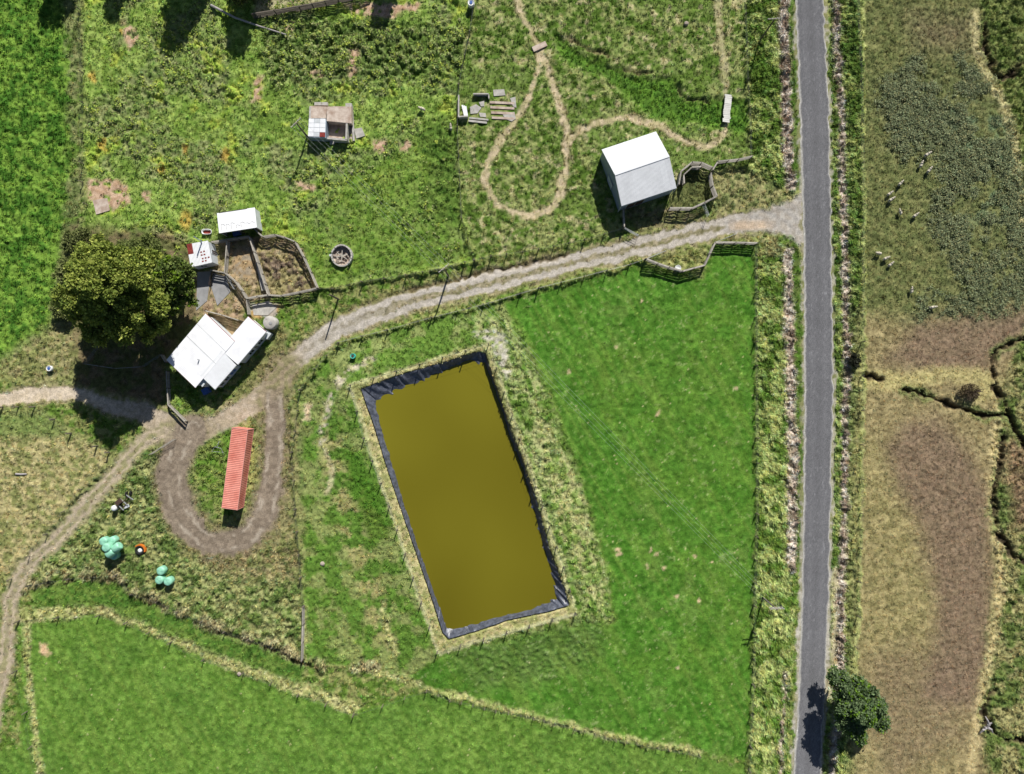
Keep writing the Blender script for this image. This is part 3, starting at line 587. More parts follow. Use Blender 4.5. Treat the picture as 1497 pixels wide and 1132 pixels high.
# ------------------------------------------------------------------ pond
def resample(pts, step):
    out = []
    n = len(pts)
    for i in range(n):
        a, b = Vector(pts[i]), Vector(pts[(i + 1) % n]); k = max(1, int((b - a).length / step))
        out += [a + (b - a) * (j / k) for j in range(k)]
    return out
def pond():
    lw = [P(a, b, CREST) for a, b in LINER]; ww = [P(a, b, WLEV) for a, b in WATER]
    c = sum((Vector(p) for p in ww), Vector()) / len(ww)
    ring = resample([(p.x, p.y) for p in ww], .18); n = len(ring)
    outer = [(p.x, p.y) for p in lw]
    def nearest(p):
        cc = Vector((c.x, c.y)); d = (p - cc)
        for i in range(len(outer)):
            a, b = Vector(outer[i]), Vector(outer[(i + 1) % len(outer)]); e = b - a; den = d.x * e.y - d.y * e.x
            if abs(den) < 1e-9: continue
            w0 = a - cc; t = (w0.x * e.y - w0.y * e.x) / den; u_ = (w0.x * d.y - w0.y * d.x) / den
            if t > 0 and -1e-6 <= u_ <= 1 + 1e-6: return cc + d * max(t, 1.004)
        return p * 1.03
    mb = MB(); na = 9
    hn = [noise(2.4, 77, np.arange(n) * 1.0 + k * .35, np.full(n, k * .35)) for k in range(na + 1)]; hb = [noise(5.0, 78, np.arange(n) * 1.0 + k * 1.2, np.full(n, k * .6)) for k in range(na + 1)]
    verts = []
    for i, p in enumerate(ring):
        q = nearest(p); d = (Vector((p.x, p.y)) - Vector((c.x, c.y))).normalized(); q = q + d * .12; pi = p - d * .7
        for k in range(na + 1):
            t = k / na; pp = pi + (q - pi) * t; L0 = (p - pi).length; LT = (q - pi).length + 1e-6
            s_ = (LT * t - L0) / max(LT - L0, .2)
            z = WLEV + s_ * (CREST + .03 - WLEV) if s_ > 0 else WLEV + s_ * .6
            am = .3 * (1 if 0 < k < na else .3)
            z += (hn[k][i] - .5) * am + (hb[k][i] - .5) * am * 1.2
            verts.append((pp.x, pp.y, min(z, CREST + .12)))
    fs = [(i * (na + 1) + k, i * (na + 1) + k + 1, ((i + 1) % n) * (na + 1) + k + 1, ((i + 1) % n) * (na + 1) + k) for i in range(n) for k in range(na)]
    mb.raw(verts, fs)
    M['liner'] = mat('wrinkled_black_liner', (96, 101, 114), .36, .62, 2.2, .6, 7, spec=.6)  # pale grey mottling: dust and wrinkle highlights put into the base colour
    o = mb.solo('pond_liner', 'liner', (c.x, c.y, WLEV), False)
    tag(o, 'wrinkled black plastic liner round the edge of the mustard pond', 'pond liner')
    m = bpy.data.materials.new('murky_pond_water'); m.use_nodes = True; nn = m.node_tree.nodes; l = m.node_tree.links; p = nn['Principled BSDF']
    p.inputs['Roughness'].default_value = .08; p.inputs['Specular IOR Level'].default_value = .5
    tc = nn.new('ShaderNodeTexCoord'); no = nn.new('ShaderNodeTexNoise'); no.inputs['Scale'].default_value = .03; no.inputs['Detail'].default_value = 2; no.inputs['Distortion'].default_value = .3
    l.new(tc.outputs['Object'], no.inputs['Vector']); r = nn.new('ShaderNodeValToRGB'); e = r.color_ramp.elements
    e[0].position = .3; e[0].color = (*lin((100, 93, 18)), 1); e[1].position = .8; e[1].color = (*lin((126, 120, 32)), 1)
    sx = nn.new('ShaderNodeSeparateXYZ'); l.new(tc.outputs['Object'], sx.inputs[0])
    mr = nn.new('ShaderNodeMapRange'); mr.inputs['From Min'].default_value = -20; mr.inputs['From Max'].default_value = 20; mr.inputs['To Min'].default_value = -.22; mr.inputs['To Max'].default_value = .22
    l.new(sx.outputs['Y'], mr.inputs['Value']); ad = nn.new('ShaderNodeMath'); ad.operation = 'ADD'; l.new(no.outputs['Fac'], ad.inputs[0]); l.new(mr.outputs[0], ad.inputs[1])
    l.new(ad.outputs[0], r.inputs['Fac']); l.new(r.outputs[0], p.inputs['Base Color'])
    wv = MB().raw([(p_.x + (p_ - c).x * .012, p_.y + (p_ - c).y * .012, WLEV) for p_ in ww], [tuple(range(len(ww)))[::-1]])
    o = wv.solo('pond_water', m, (c.x, c.y, WLEV)); tag(o, 'murky mustard brown water filling the lined pond', 'water', kind='structure')
pond()

# ------------------------------------------------------------------ fences
_pm = {}
def post_mesh(h, r, m='post', square=False):
    k = (round(h, 2), r, m, square)
    if k not in _pm:
        b = MB()
        if square: b.beam((0, 0, -.3), (0, 0, h), r * 2, r * 2)
        else:
            b.tube([(0, 0, -.3), (0, 0, h)], r, 7)
        _pm[k] = b.mesh('post', m)
    return _pm[k]
def along(pts, step):
    """points every step metres along a world polyline, corners kept"""
    out = []
    for a, b in zip(pts[:-1], pts[1:]):
        k = max(1, int(round((b - a).length / step))); out += [a + (b - a) * (j / k) for j in range(k)]
    return out + [pts[-1]]
def fence(px, label, step=3.6, h=1.15, r=.07, wires=3, name='wire_fence', closed=False, strainers=True, wr=.008):
    pts = [G(*p) for p in px]
    if closed: pts.append(pts[0])
    root = empty(name, pts[0], label, 'fence')
    ps = along(pts, step); corner = {tuple(p) for p in pts}
    for i, p in enumerate(ps):
        if closed and i == len(ps) - 1: break
        big = tuple(p) in corner and strainers
        q = Vector((p.x, p.y, hz(p.x, p.y))); hh = h * (1.12 if big else rnd.choice([.95, 1.0, 1.03]))
        o = add('post', post_mesh(hh, r * (1.25 if big else 1)), root, q - pts[0], (rnd.uniform(-.04, .04), rnd.uniform(-.04, .04), rnd.random() * 6))
    wp = [Vector((p.x, p.y, hz(p.x, p.y))) for p in ps]
    for k in range(wires):
        z = h * (.92 - .3 * k)
        MB().tube([p + Vector((0, 0, z)) for p in wp], wr, 3).build('wire', 'wire', root)
    return root
def rails(px, label, step=2.0, h=1.3, n=4, m='rail', name='rail_fence', rw=.15, th=.045, top=True, cap=.0):
    pts = [G(*p) for p in px]; root = empty(name, pts[0], label, 'fence'); ps = along(pts, step)
    ps = [Vector((p.x, p.y, hz(p.x, p.y))) for p in ps]
    for p in ps: add('post', post_mesh(h * rnd.uniform(.98, 1.1), .085, 'darkwood'), root, p - pts[0], (rnd.uniform(-.03, .03), rnd.uniform(-.03, .03), 0))
    for a, b in zip(ps[:-1], ps[1:]):
        for k in range(n):
            z = h * (k + .75) / n - .1
            j = [rnd.uniform(-.03, .03) for _ in range(2)]
            MB().beam(a + Vector((0, 0, z + j[0])), b + Vector((0, 0, z + j[1])), th * 1.6, rw).build('rail', m, root)
        if top: MB().beam(a + Vector((0, 0, h)), b + Vector((0, 0, h)), .16 + cap, .05).build('top_rail', m, root)
    return root
def gate(pa, pb, label, h=1.15, bars=5, m='galv', brace=True):
    a, b = G(*pa), G(*pb); root = empty('farm_gate', a, label, 'gate'); up = Vector((0, 0, 1)); z0 = .12
    for k in range(bars):
        z = z0 + (h - z0) * k / (bars - 1); MB().tube([a + up * z, b + up * z], .024, 6).build('bar', m, root)
    for p in (a, b): MB().tube([p + up * (z0 - .02), p + up * (h + .02)], .028, 6).build('stile', m, root)
    if brace: MB().tube([a + up * (z0 + .05), b + up * (h - .05)], .02, 6).build('brace', m, root)
    return root

fence(FENCE_P[:2] + [(749, 607), (783, 711), (824, 828), (841, 895), (640.5, 951), (605, 843), (570, 739), (533, 640)], 'post and wire fence enclosing the mustard pond', 3.45, 1.45, .085, 4, closed=True, strainers=False)
fence([(942, 380), (920, 388), (787, 422), (707, 446), (631, 465), (567, 483), (530, 492), (496, 501), (461, 540), (440, 570)], 'fence along the lower side of the gravel driveway above the pond', 3.4, 1.1, .075, 4)
fence([(440, 570), (428, 661), (433, 744), (441, 843), (445, 885)], 'old wire fence running down between container loop and pond', 3.8, 1.1, .075)
rails([(445.5, 886), (443.6, 963)], 'short grey rail fence at the drain left of the pond', 2.7, 1.1, 4)
fence([(467, 423), (488, 423), (530, 413), (594, 403), (642, 395), (680, 384), (693, 381.5)], 'fence on the upper side of the driveway left of the crossarm pole', 3.2, 1.1, .075, 4)
fence([(693, 381.5), (718, 376), (787, 365.5), (854, 352), (911, 335)], 'fence on the upper side of the driveway ending below the white shed', 2.6, 1.1, .075, 4)
fence([(697, -20), (687, 51), (679, 85.5), (670.7, 128), (669, 187), (672.6, 267), (675, 320), (693.7, 381.5)], 'fence from the top edge down past the slab ruin to the driveway', 4.2, 1.1, .07)
fence([(117, -30), (122.4, 107), (122.4, 240), (121.6, 267), (128, 300)], 'wire fence between far left field and rough ground', 5, 1.1, .06)
fence([(1103, 358), (1104, 500), (1105, 640), (1105, 750), (1102, 885), (1099.7, 1000), (1096, 1090), (1093, 1160)], 'long fence between bright pasture and roadside grass', 4.0, 1.15, .07, 4)
fence([(1086, -20), (1090, 67), (1091, 120), (1094, 160), (1096, 232)], 'fence beside the white plank bridge and roadside grass', 4.2, 1.1, .065)
fence([(624, 1008), (658, 1022), (725, 1038), (780, 1048), (900, 1080), (1022, 1103)], 'closely staked fence along the dry strip below the pond', 1.7, .95, .05, 3)
fence([(517.6, 1043), (560, 1030), (624, 1008)], 'short fence linking the two dry strips below the pond', 3.6, 1.0, .06, 2)
fence([(29, 907), (87, 901), (146, 899), (187, 909), (250, 939), (299, 963), (357, 982), (437, 1014), (517.6, 1043)], 'fence along the dry strip above the lower left pasture', 4.6, 1.05, .065, 2)
fence([(27, 908), (25, 980), (40, 1040), (56, 1140)], 'wire fence beside the track at the lower left corner', 5.5, 1.05, .065, 2)
fence([(45, 855), (103, 845), (171, 840), (196, 867), (262, 893), (330, 922), (400, 944), (443.6, 963)], 'fence following the tussocky drain below the green bales', 4.6, 1.1, .065, 3)
fence([(4, 595), (51, 595), (80, 613), (104, 633.5), (142, 652), (160, 661.5)], 'leaning post fence on the dry ground left of the track fork', 3.0, 1.1, .09, 2)
fence([(160, 661.5), (120, 715), (70, 780), (18, 846)], 'fence along the left side of the farm track', 5.5, 1.05, .06, 2)
fence([(1251, -20), (1257, 120), (1260, 300), (1259, 500), (1258, 700), (1253, 900), (1247, 990)], 'fence along the road side of the crop field', 6.0, 1.05, .06, 3)
fence([(128, 532.5), (171, 539), (211, 536.5), (238, 519)], 'thin netting fence in the tree shade left of the house', 2.6, 1.1, .035, 4, wr=.015)
fence([(128, 532.5), (166, 482), (187, 480)], 'wire garden fence under the big tree', 3.0, 1.1, .035, 3, wr=.015)
rails([(240, 519), (247, 530)], 'single rail panel at the left corner of the house', 1.5, 1.1, 3)
rails([(248, 543), (249, 568), (250.5, 592), (274.5, 616)], 'low grey rail fence round the grass below the house', 2.6, 1.0, 3)
rails([(943, 381), (976, 393), (995, 398.5), (1027, 390), (1042, 357)], 'curved board fence of the recessed stock pen beside the driveway', 1.9, 1.35, 5, cap=.06)
rails([(1042, 357), (1072, 357), (1103, 358)], 'straight board fence closing the top of the bright pasture', 2.0, 1.35, 5, cap=.04)
rails([(989, 274), (992, 255), (1008, 242), (1022, 243), (1038, 250)], 'outer timber yard rails beside the white shed', 1.8, 1.6, 5, cap=.05)
rails([(997, 273), (996, 260), (1008, 249), (1022, 248.5)], 'inner timber race rails beside the white shed', 1.7, 1.5, 5, cap=.02)
rails([(1035, 257), (1038, 276), (1044, 291), (1026, 300), (1008.6, 308), (976, 308)], 'lower timber yard rails of the pen by the white shed', 2.0, 1.6, 5, cap=.05)
rails([(1038, 253), (1046, 240), (1076, 237), (1096, 232.5)], 'grey rail fence joining the shed yard to the roadside fence', 2.0, 1.3, 4, cap=.04)
rails([(910, 306), (911, 335)], 'rail fence in the shadow below the white shed', 1.9, 1.2, 4)
rails([(372, 27), (405, 22), (440, 16), (478, 9), (515, 1), (545, -8)], 'dark old board fence at the top edge behind the rough ground', 2.6, 1.3, 5, m='darkwood')
gate((911, 335), (932, 346), 'pale gate below the white shed at the driveway', 1.2, m='galv')
gate((1026, 301), (1033, 318), 'steel gate swung open from the shed yard', 1.5)
gate((1043, 356), (1075, 343), 'pale gate lying along the driveway by the board fence', .7, 4)
gate((943, 380), (972, 368), 'gate standing open at the left end of the stock pen', .9, 4)
gate((223, 664), (258, 642), 'pale timber gate across the farm track fork', 1.1, 4, 'rail')
rails([(314, 357), (336.6, 353.5), (352, 351), (369, 348.6)], 'timber rails in front of the open white shed', 1.8, 1.4, 5, cap=.07)
rails([(336.6, 353.5), (335, 376), (333, 400.5)], 'yard divider rails running down from the open white shed', 2.3, 1.25, 4)
rails([(369, 349), (375.6, 371), (386, 402), (396, 433)], 'long timber race fence through the stock yard', 2.0, 1.35, 5)
rails([(376, 337), (388, 349), (406.5, 346), (421, 350), (435, 356)], 'timber rails at the top of the weedy yard', 1.8, 1.4, 5)
rails([(435, 356), (447, 378), (457, 400), (467, 423)], 'bleached rails on the right side of the weedy yard', 2.2, 1.3, 4)
rails([(467, 423), (440, 429), (415, 434), (396, 433), (380, 435), (364.4, 438)], 'rails along the bottom of the weedy yard', 2.2, 1.3, 4, cap=.05)
rails([(312.5, 397), (333, 400.5), (348, 413), (358, 427), (364.4, 438)], 'curved forcing pen rails round the concrete pads', 1.7, 1.35, 5)
rails([(364.4, 438), (367, 461)], 'short bleached rails running down to the house', 2.2, 1.2, 4)
rails([(306, 456), (330, 462), (355, 470)], 'slatted timber fence in the notch of the house', 2.0, 1.4, 6)
gate((334, 404), (346, 424), 'tubular gate standing over the concrete pads', 1.2, 5)
gate((313, 401), (310, 418), 'dark gate beside the small rusty roofed hut', 1.2, 4, 'darkmetal')
# concrete race kerb inside the weedy yard
def slab(px, z, label, m='concrete', name='concrete_slab', cat='slab', th=.12):
    pts = [G(*p) for p in px]; c = sum(pts, Vector()) / len(pts); zz = max(p.z for p in pts)
    o = MB().prism([(p.x, p.y) for p in pts], zz - .15, zz + z).solo(name, m, (c.x, c.y, zz)); return tag(o, label, cat)
slab([(375, 384), (379, 383), (389, 424), (384, 426)], .45, 'narrow raised concrete kerb inside the stock race', name='concrete_kerb', cat='kerb')
slab([(289, 398), (309, 397), (303, 440), (287, 454)], .07, 'long grey concrete pad half under the tree shade', 'concrete_dark', 'concrete_pad', 'pad')
slab([(311, 399), (331, 404), (337, 427), (318, 447), (309, 420)], .08, 'grey concrete pad inside the forcing pen', 'concrete_dark', 'concrete_pad', 'pad')
slab([(369, 446), (393, 440), (404, 450), (392, 461), (371, 461)], .07, 'grey concrete pad beside the round tank', 'concrete', 'concrete_pad', 'pad')
slab([(136, 293), (157, 290), (161, 308), (141, 314)], .1, 'pale concrete slab in the bare patch by the left fence', 'concrete_pink')
slab([(518, 189), (529, 187), (534, 199), (521, 203)], .12, 'broken concrete slab right of the roofless ruin')
slab([(721, 132), (737, 131), (739, 140), (722, 141)], .12, 'square concrete slab above the foundation ruin')
slab([(745.5, 144), (753.5, 142), (755, 158), (750, 156)], .1, 'tapered concrete slab beside the looping path')

# ------------------------------------------------------------------ roofs and walls
def sheets(parent, quad, n, m, ribs=5, amp=.022, name='roof_sheet', lap=.0):
    """ribbed sheets over the quad a,b (eave) to d,c (ridge), each sheet its own piece"""
    a, b, c, d = [Vector(q) for q in quad]; nrm = (b - a).cross(d - a).normalized()
    if nrm.z < 0: nrm = -nrm
    off = wpos(parent)
    prof = [0, 0, 1, 1]
    for i in range(n):
        vs = []; fs = []; k = ribs * 4
        for j in range(k + 1):
            t = (i + j / k) / n; h = prof[j % 4] * amp
            for s0, s1 in ((a, b), (d, c)):
                p = s0 + (s1 - s0) * t
                vs += [p + nrm * (.03 + h), p + nrm * (.0)]
        for j in range(k):
            q = j * 4
            fs += [(q, q + 4, q + 6, q + 2), (q + 1, q + 3, q + 7, q + 5), (q, q + 1, q + 5, q + 4), (q + 2, q + 6, q + 7, q + 3)]
        fs += [(0, 2, 3, 1), (k * 4, k * 4 + 1, k * 4 + 3, k * 4 + 2)]
        MB().raw(vs, fs).build(name, m, parent)
def wall(parent, a, b, z0, za, zb, m, th=.14, name='wall'):
    """wall from a to b with its top running from za to zb"""
    a = Vector((a[0], a[1], 0)); b = Vector((b[0], b[1], 0)); d = (b - a).normalized(); x = Vector((-d.y, d.x, 0)) * th / 2
    up = Vector((0, 0, 1)); vs = [a - x + up * z0, b - x + up * z0, b + x + up * z0, a + x + up * z0, a - x + up * za, b - x + up * zb, b + x + up * zb, a + x + up * za]
    return MB().raw(vs, [(3, 2, 1, 0), (4, 5, 6, 7), (0, 1, 5, 4), (1, 2, 6, 5), (2, 3, 7, 6), (3, 0, 4, 7)]).build(name, m, parent)
def gwall(parent, pts, th, m, name='wall'):
    """upright panel through 3-D points, given thickness"""
    pts = [Vector(p) for p in pts]; nr = (pts[1] - pts[0]).cross(pts[2] - pts[0]).normalized() * th / 2; n = len(pts)
    return MB().raw([p + nr for p in pts] + [p - nr for p in pts], [tuple(range(n)), tuple(range(n, 2 * n))[::-1]] + [(i, n + i, n + (i + 1) % n, (i + 1) % n) for i in range(n)]).build(name, m, parent)
def lerp(a, b, t): return Vector(a) + (Vector(b) - Vector(a)) * t
def opening(parent, wa, wb, t0, t1, z0, z1, side, m='glass', name='window', frame='wall_white', th=.14):
    """window or door set on the wall face: frame, pane and sill"""
    a = Vector((wa[0], wa[1], 0)); b = Vector((wb[0], wb[1], 0)); d = (b - a).normalized(); x = Vector((-d.y, d.x, 0)) * side
    p0, p1 = lerp(a, b, t0), lerp(a, b, t1); zc = (z0 + z1) / 2
    o = MB().beam(p0 + x * (th / 2 + .0) + Vector((0, 0, zc)), p1 + x * (th / 2) + Vector((0, 0, zc)), .05, z1 - z0).build(name, m, parent)
    for q0, q1 in ((Vector((0, 0, z0)), Vector((0, 0, z0))), (Vector((0, 0, z1)), Vector((0, 0, z1)))):
        MB().beam(p0 + x * (th / 2 + .03) + q0, p1 + x * (th / 2 + .03) + q1, .08, .07).build('frame', frame, o)
    for p in (p0, lerp(p0, p1, .5), p1):
        MB().beam(p + x * (th / 2 + .025) + Vector((0, 0, z0)), p + x * (th / 2 + .025) + Vector((0, 0, z1)), .06, .06).build('frame', frame, o)
    return o

def big_shed():
    eh, rh = 3.4, 4.3
    nw, ne, se, sw = P(879.6, 219.3, eh), P(959, 192.8, eh), P(989, 275.1, eh), P(908.5, 301.5, eh)
    re_, rw = P(978.2, 228.2, rh), P(898.6, 255.4, rh)
    c = (nw + se) / 2; t = empty('farm_shed', (c.x, c.y, 0), 'large white gabled steel shed above the gravel driveway', 'shed')
    sheets(t, (nw, ne, re_, rw), 10, 'roof_white', 5); sheets(t, (sw, se, re_, rw), 10, 'roof_shade_side', 5)  # slope facing the sun whiter, the other greyer: light put into the colour
    MB().beam(rw + Vector((0, 0, .06)), re_ + Vector((0, 0, .06)), .34, .05).build('ridge_cap', 'roof_white', t)
    i = .96
    def ins(p): return Vector((c.x + (p.x - c.x) * i, c.y + (p.y - c.y) * i, 0))
    a, b, cc, d = ins(nw), ins(ne), ins(se), ins(sw); rwi, rei = ins(rw), ins(re_)
    z = eh - .06; zr = rh - .08
    wall(t, a, b, 0, z, z, 'wall_grey'); wall(t, d, cc, 0, z, z, 'wall_grey')
    for p, q, r_ in ((a, d, rwi), (b, cc, rei)):
        gwall(t, [p, q, q + Vector((0, 0, z)), r_ + Vector((0, 0, zr)), p + Vector((0, 0, z))], .12, 'wall_grey', 'gable_wall')
    opening(t, d, cc, .12, .45, .05, 2.7, -1, 'darkmetal', 'door', 'galv'); opening(t, a, d, .4, .6, .05, 2.1, -1, 'wall_white', 'door', 'galv')
    for p, q in ((nw, ne), (sw, se)): MB().tube([p + Vector((0, 0, -.08)), q + Vector((0, 0, -.08))], .07, 6).build('gutter', 'wall_white', t)
    for p in (sw, se): MB().tube([Vector((p.x, p.y, 0)), p + Vector((0, 0, -.1))], .045, 6).build('downpipe', 'wall_white', t)
big_shed()

def house():
    zA = 3.05
    A, W, S_ = P(300.8, 458.8, 3.15), P(243.5, 526.7, 3.15), P(285.7, 567.2, 2.95); E_ = A + S_ - W
    c = (A + S_) / 2; t = empty('farmhouse', (c.x, c.y, 0), 'white roofed L shaped building with dull red eaves beside the driveway', 'house')
    def block(q, n, m, name='roof_sheet'):
        sheets(t, q, n, m, 4, .014, name)
        cx = sum((Vector(p) for p in q), Vector()) / 4
        w_ = []
        for p in q:
            d = Vector((cx.x - p[0], cx.y - p[1], 0)); d = d.normalized() * .38; w_.append(Vector((p[0] + d.x, p[1] + d.y, p[2] - .05)))
        return w_
    q1 = (A, W, S_, E_); w1 = block(q1, 11, 'roof_house')
    C_, D_, Ee, Fz = P(362.8, 463, 2.9), P(389, 485.3, 2.75), P(347.7, 533.2, 2.75), P(321.5, 510.9, 2.9)
    q2 = (C_, Fz, Ee, D_); w2 = block(q2, 8, 'roof_house')
    p1, p2, p3, p4 = P(323.8, 512.3, 3.0), P(345.5, 534.0, 2.6), P(314.3, 569.6, 2.6), P(293.0, 549.2, 3.0)
    q3 = (p1, p4, p3, p2); w3 = block(q3, 6, 'roof_white')
    for ww_ in (w1, w2, w3):
        for k in range(4):
            a, b = ww_[k], ww_[(k + 1) % 4]; wall(t, a, b, 0, a.z, b.z, 'wall_white', .12)
    # eaves
    for a, b, m in ((W, S_, 'red_trim'), (A, E_, 'red_trim'), (C_, D_, 'red_trim'), (A, W, 'wall_white'), (D_, Ee, 'wall_white'), (p2, p3, 'wall_white'), (p3, p4, 'wall_white')):
        d = Vector((0, 0, -.09)); MB().beam(lerp(a, b, .0) + d, b + d, .09, .2).build('fascia', m, t)
    # openings on the wall that faces the driveway
    a, b = w2[3], w2[2]
    opening(t, a, b, .2, .36, .9, 2.0, 1 if True else -1); opening(t, a, b, .55, .72, .9, 2.0, 1)
    opening(t, a, b, .42, .5, .05, 2.0, 1, 'darkmetal', 'door')
    a, b = w3[3], w3[2]; opening(t, a, b, .12, .4, .8, 2.0, 1, 'blue', 'door'); opening(t, a, b, .5, .68, .9, 2.0, 1); opening(t, a, b, .76, .92, .9, 2.0, 1)
    a, b = w1[1], w1[2]; opening(t, a, b, .3, .5, .9, 2.0, -1); opening(t, a, b, .62, .72, .9, 2.0, -1)
    # small annexe roof between main roof and porch
    k = [P(287, 556, 2.5), P(295, 550, 2.6), P(302, 558, 2.5), P(296, 566, 2.4)]
    MB().prism([(p.x, p.y) for p in k], 0, 2.45).build('annexe', 'wall_white', t)
    # chimney flue and roof seams
    MB().tube([lerp(A, S_, .62) + Vector((0, 0, -.1)), lerp(A, S_, .62) + Vector((0, 0, .55))], .09, 8).build('flue', 'galv', t)
    for f in (.22, .48): MB().beam(lerp(A, W, f) + Vector((0, 0, .055)), lerp(E_, S_, f) + Vector((0, 0, .055)), .05, .012).build('roof_seam', 'galv', t)
    o = MB().beam(G(299, 574) + Vector((0, 0, .35)), G(308, 569) + Vector((0, 0, .5)), .9, .7).solo('tarpaulin_bundle', 'blue', G(303, 572)); tag(o, 'blue tarpaulin bundle against the lower corner of the house', 'bundle')
    tk = G(399, 473); b = MB().lathe([(0, 0), (.98, 0), (1.0, .1), (1.0, 1.45), (.94, 1.52), (.4, 1.58), (0, 1.6)], 28, tk)
    t2 = empty('water_tank', tk, 'round grey concrete tank beside the house corner', 'tank'); b.build('tank_body', 'concrete', t2, True)
    MB().lathe([(0, 1.6), (.24, 1.6), (.24, 1.66), (0, 1.67)], 14, tk + Vector((.2, -.1, 0))).build('lid', 'concrete_dark', t2)
    MB().tube([tk + Vector((-.7, .9, .1)), tk + Vector((-.75, .95, 1.7)), tk + Vector((-.3, .6, 1.75))], .04, 6).build('inlet_pipe', 'galv', t2)
    # lean-to box on the wall nearest the tank
    o = MB().prism([(p.x, p.y) for p in (G(392, 483), G(400, 489), G(394, 497), G(386, 490))], 0, 1.1).solo('meter_box', 'wall_white', G(393, 490)); tag(o, 'white box against the house end near the round tank', 'box')
house()

def small_shed():
    zf, zb = 2.6, 2.2
    nw, ne, se, sw = P(317.2, 311.9, zb), P(372.5, 303.6, zb), P(375.5, 332.8, zf), P(320.4, 341.3, zf)
    c = (nw + se) / 2; t = empty('open_shed', (c.x, c.y, 0), 'small white roofed lean-to shed open at the front above the yards', 'shed')
    sheets(t, (nw, ne, se, sw), 8, 'roof_white', 4, .016)
    i = .95
    def ins(p): return Vector((c.x + (p.x - c.x) * i, c.y + (p.y - c.y) * i, 0))
    a, b, cc, d = ins(nw), ins(ne), ins(se), ins(sw)
    wall(t, a, b, 0, zb - .05, zb - .05, 'wall_white'); wall(t, b, cc, 0, zb - .05, zf - .06, 'wall_white'); wall(t, a, d, 0, zb - .05, zf - .06, 'wall_white')
    for f in (.03, .5, .97): q = lerp(d, cc, f); MB().tube([q, q + Vector((0, 0, zf - .1))], .08, 8).build('post', 'darkwood', t)
    MB().beam(lerp(d, cc, 0) + Vector((0, 0, zf - .16)), cc + Vector((0, 0, zf - .16)), .1, .2).build('beam', 'wall_white', t)
    # old cable runs lying on the roof
    for k in range(7):
        f = .08 + k * .13; p = lerp(sw, se, f); u = (nw - sw) * rnd.uniform(.2, .42); n = Vector((0, 0, .06))
        MB().tube([p + (nw - sw) * .12 + n, p + u + n, p + u + (se - sw) * .05 + n, p + u * .8 + (se - sw) * .1 + n], .018, 4).build('cable', 'darkmetal', t)
    MB().tube([lerp(nw, ne, .05) + Vector((0, 0, .07)), lerp(nw, ne, .8) + Vector((0, 0, .07))], .03, 5).build('cable', 'darkmetal', t)
    o = MB().box(Vector((lerp(d, cc, .32).x, lerp(d, cc, .32).y, .55)) + (nw - sw) * .02, 1.1, .6, .6, .3).solo('crate', 'blue', Vector((lerp(d, cc, .32).x, lerp(d, cc, .32).y, .25))); o.location.z = .0 + .25
    tag(o, 'blue plastic crate inside the open white shed', 'crate')
small_shed()

def hut():
    z = 2.3; zr = 2.55
    nw, ne, se, sw = P(272.8, 357.5, z), P(304, 352, zr), P(310, 384, zr), P(279, 391, z)
    c = (nw + se) / 2; t = empty('hut', (c.x, c.y, 0), 'small hut with rust patched white roof at the edge of the big tree', 'hut')
    for k, m in enumerate(('rust', 'roof_white', 'roof_white', 'roof_white')):
        f0, f1 = k / 4, (k + 1) / 4
        if k == 0:
            h1, h2 = lerp(nw, sw, .45), lerp(ne, se, .45)
            sheets(t, (lerp(nw, ne, f0), lerp(nw, ne, f1), lerp(h1, h2, f1), lerp(h1, h2, f0)), 1, 'rust', 4, .02)
            sheets(t, (lerp(h1, h2, f0), lerp(h1, h2, f1), lerp(sw, se, f1), lerp(sw, se, f0)), 1, 'roof_white', 4, .02)
        else: sheets(t, (lerp(nw, ne, f0), lerp(nw, ne, f1), lerp(sw, se, f1), lerp(sw, se, f0)), 1, m, 4, .02)
    for fx, fy in ((.6, .45), (.74, .44), (.6, .58), (.73, .58), (.62, .74), (.76, .74), (.9, .74), (.6, .86), (.74, .86)):
        p = lerp(lerp(nw, ne, fx), lerp(sw, se, fx), fy) + Vector((0, 0, .058)); MB().box(p, .26, .2, .012, .18).build('rust_patch', 'rust', t)
    i = .93
    def ins(p): return Vector((c.x + (p.x - c.x) * i, c.y + (p.y - c.y) * i, 0))
    w_ = [ins(nw), ins(ne), ins(se), ins(sw)]; hh = [z, zr, zr, z]
    for k in range(4): wall(t, w_[k], w_[(k + 1) % 4], 0, hh[k] - .05, hh[(k + 1) % 4] - .05, 'wall_white')
    opening(t, w_[1], w_[2], .35, .55, .05, 1.9, 1, 'darkmetal', 'door')
    opening(t, w_[3], w_[2], .3, .6, .9, 1.7, -1)
    a = G(300, 350); MB().tube([P(283, 346, 2.0), P(295, 353, 2.75), P(288, 374, 2.62)], .06, 6).build('flue_pipe', 'pipe', t)
hut()

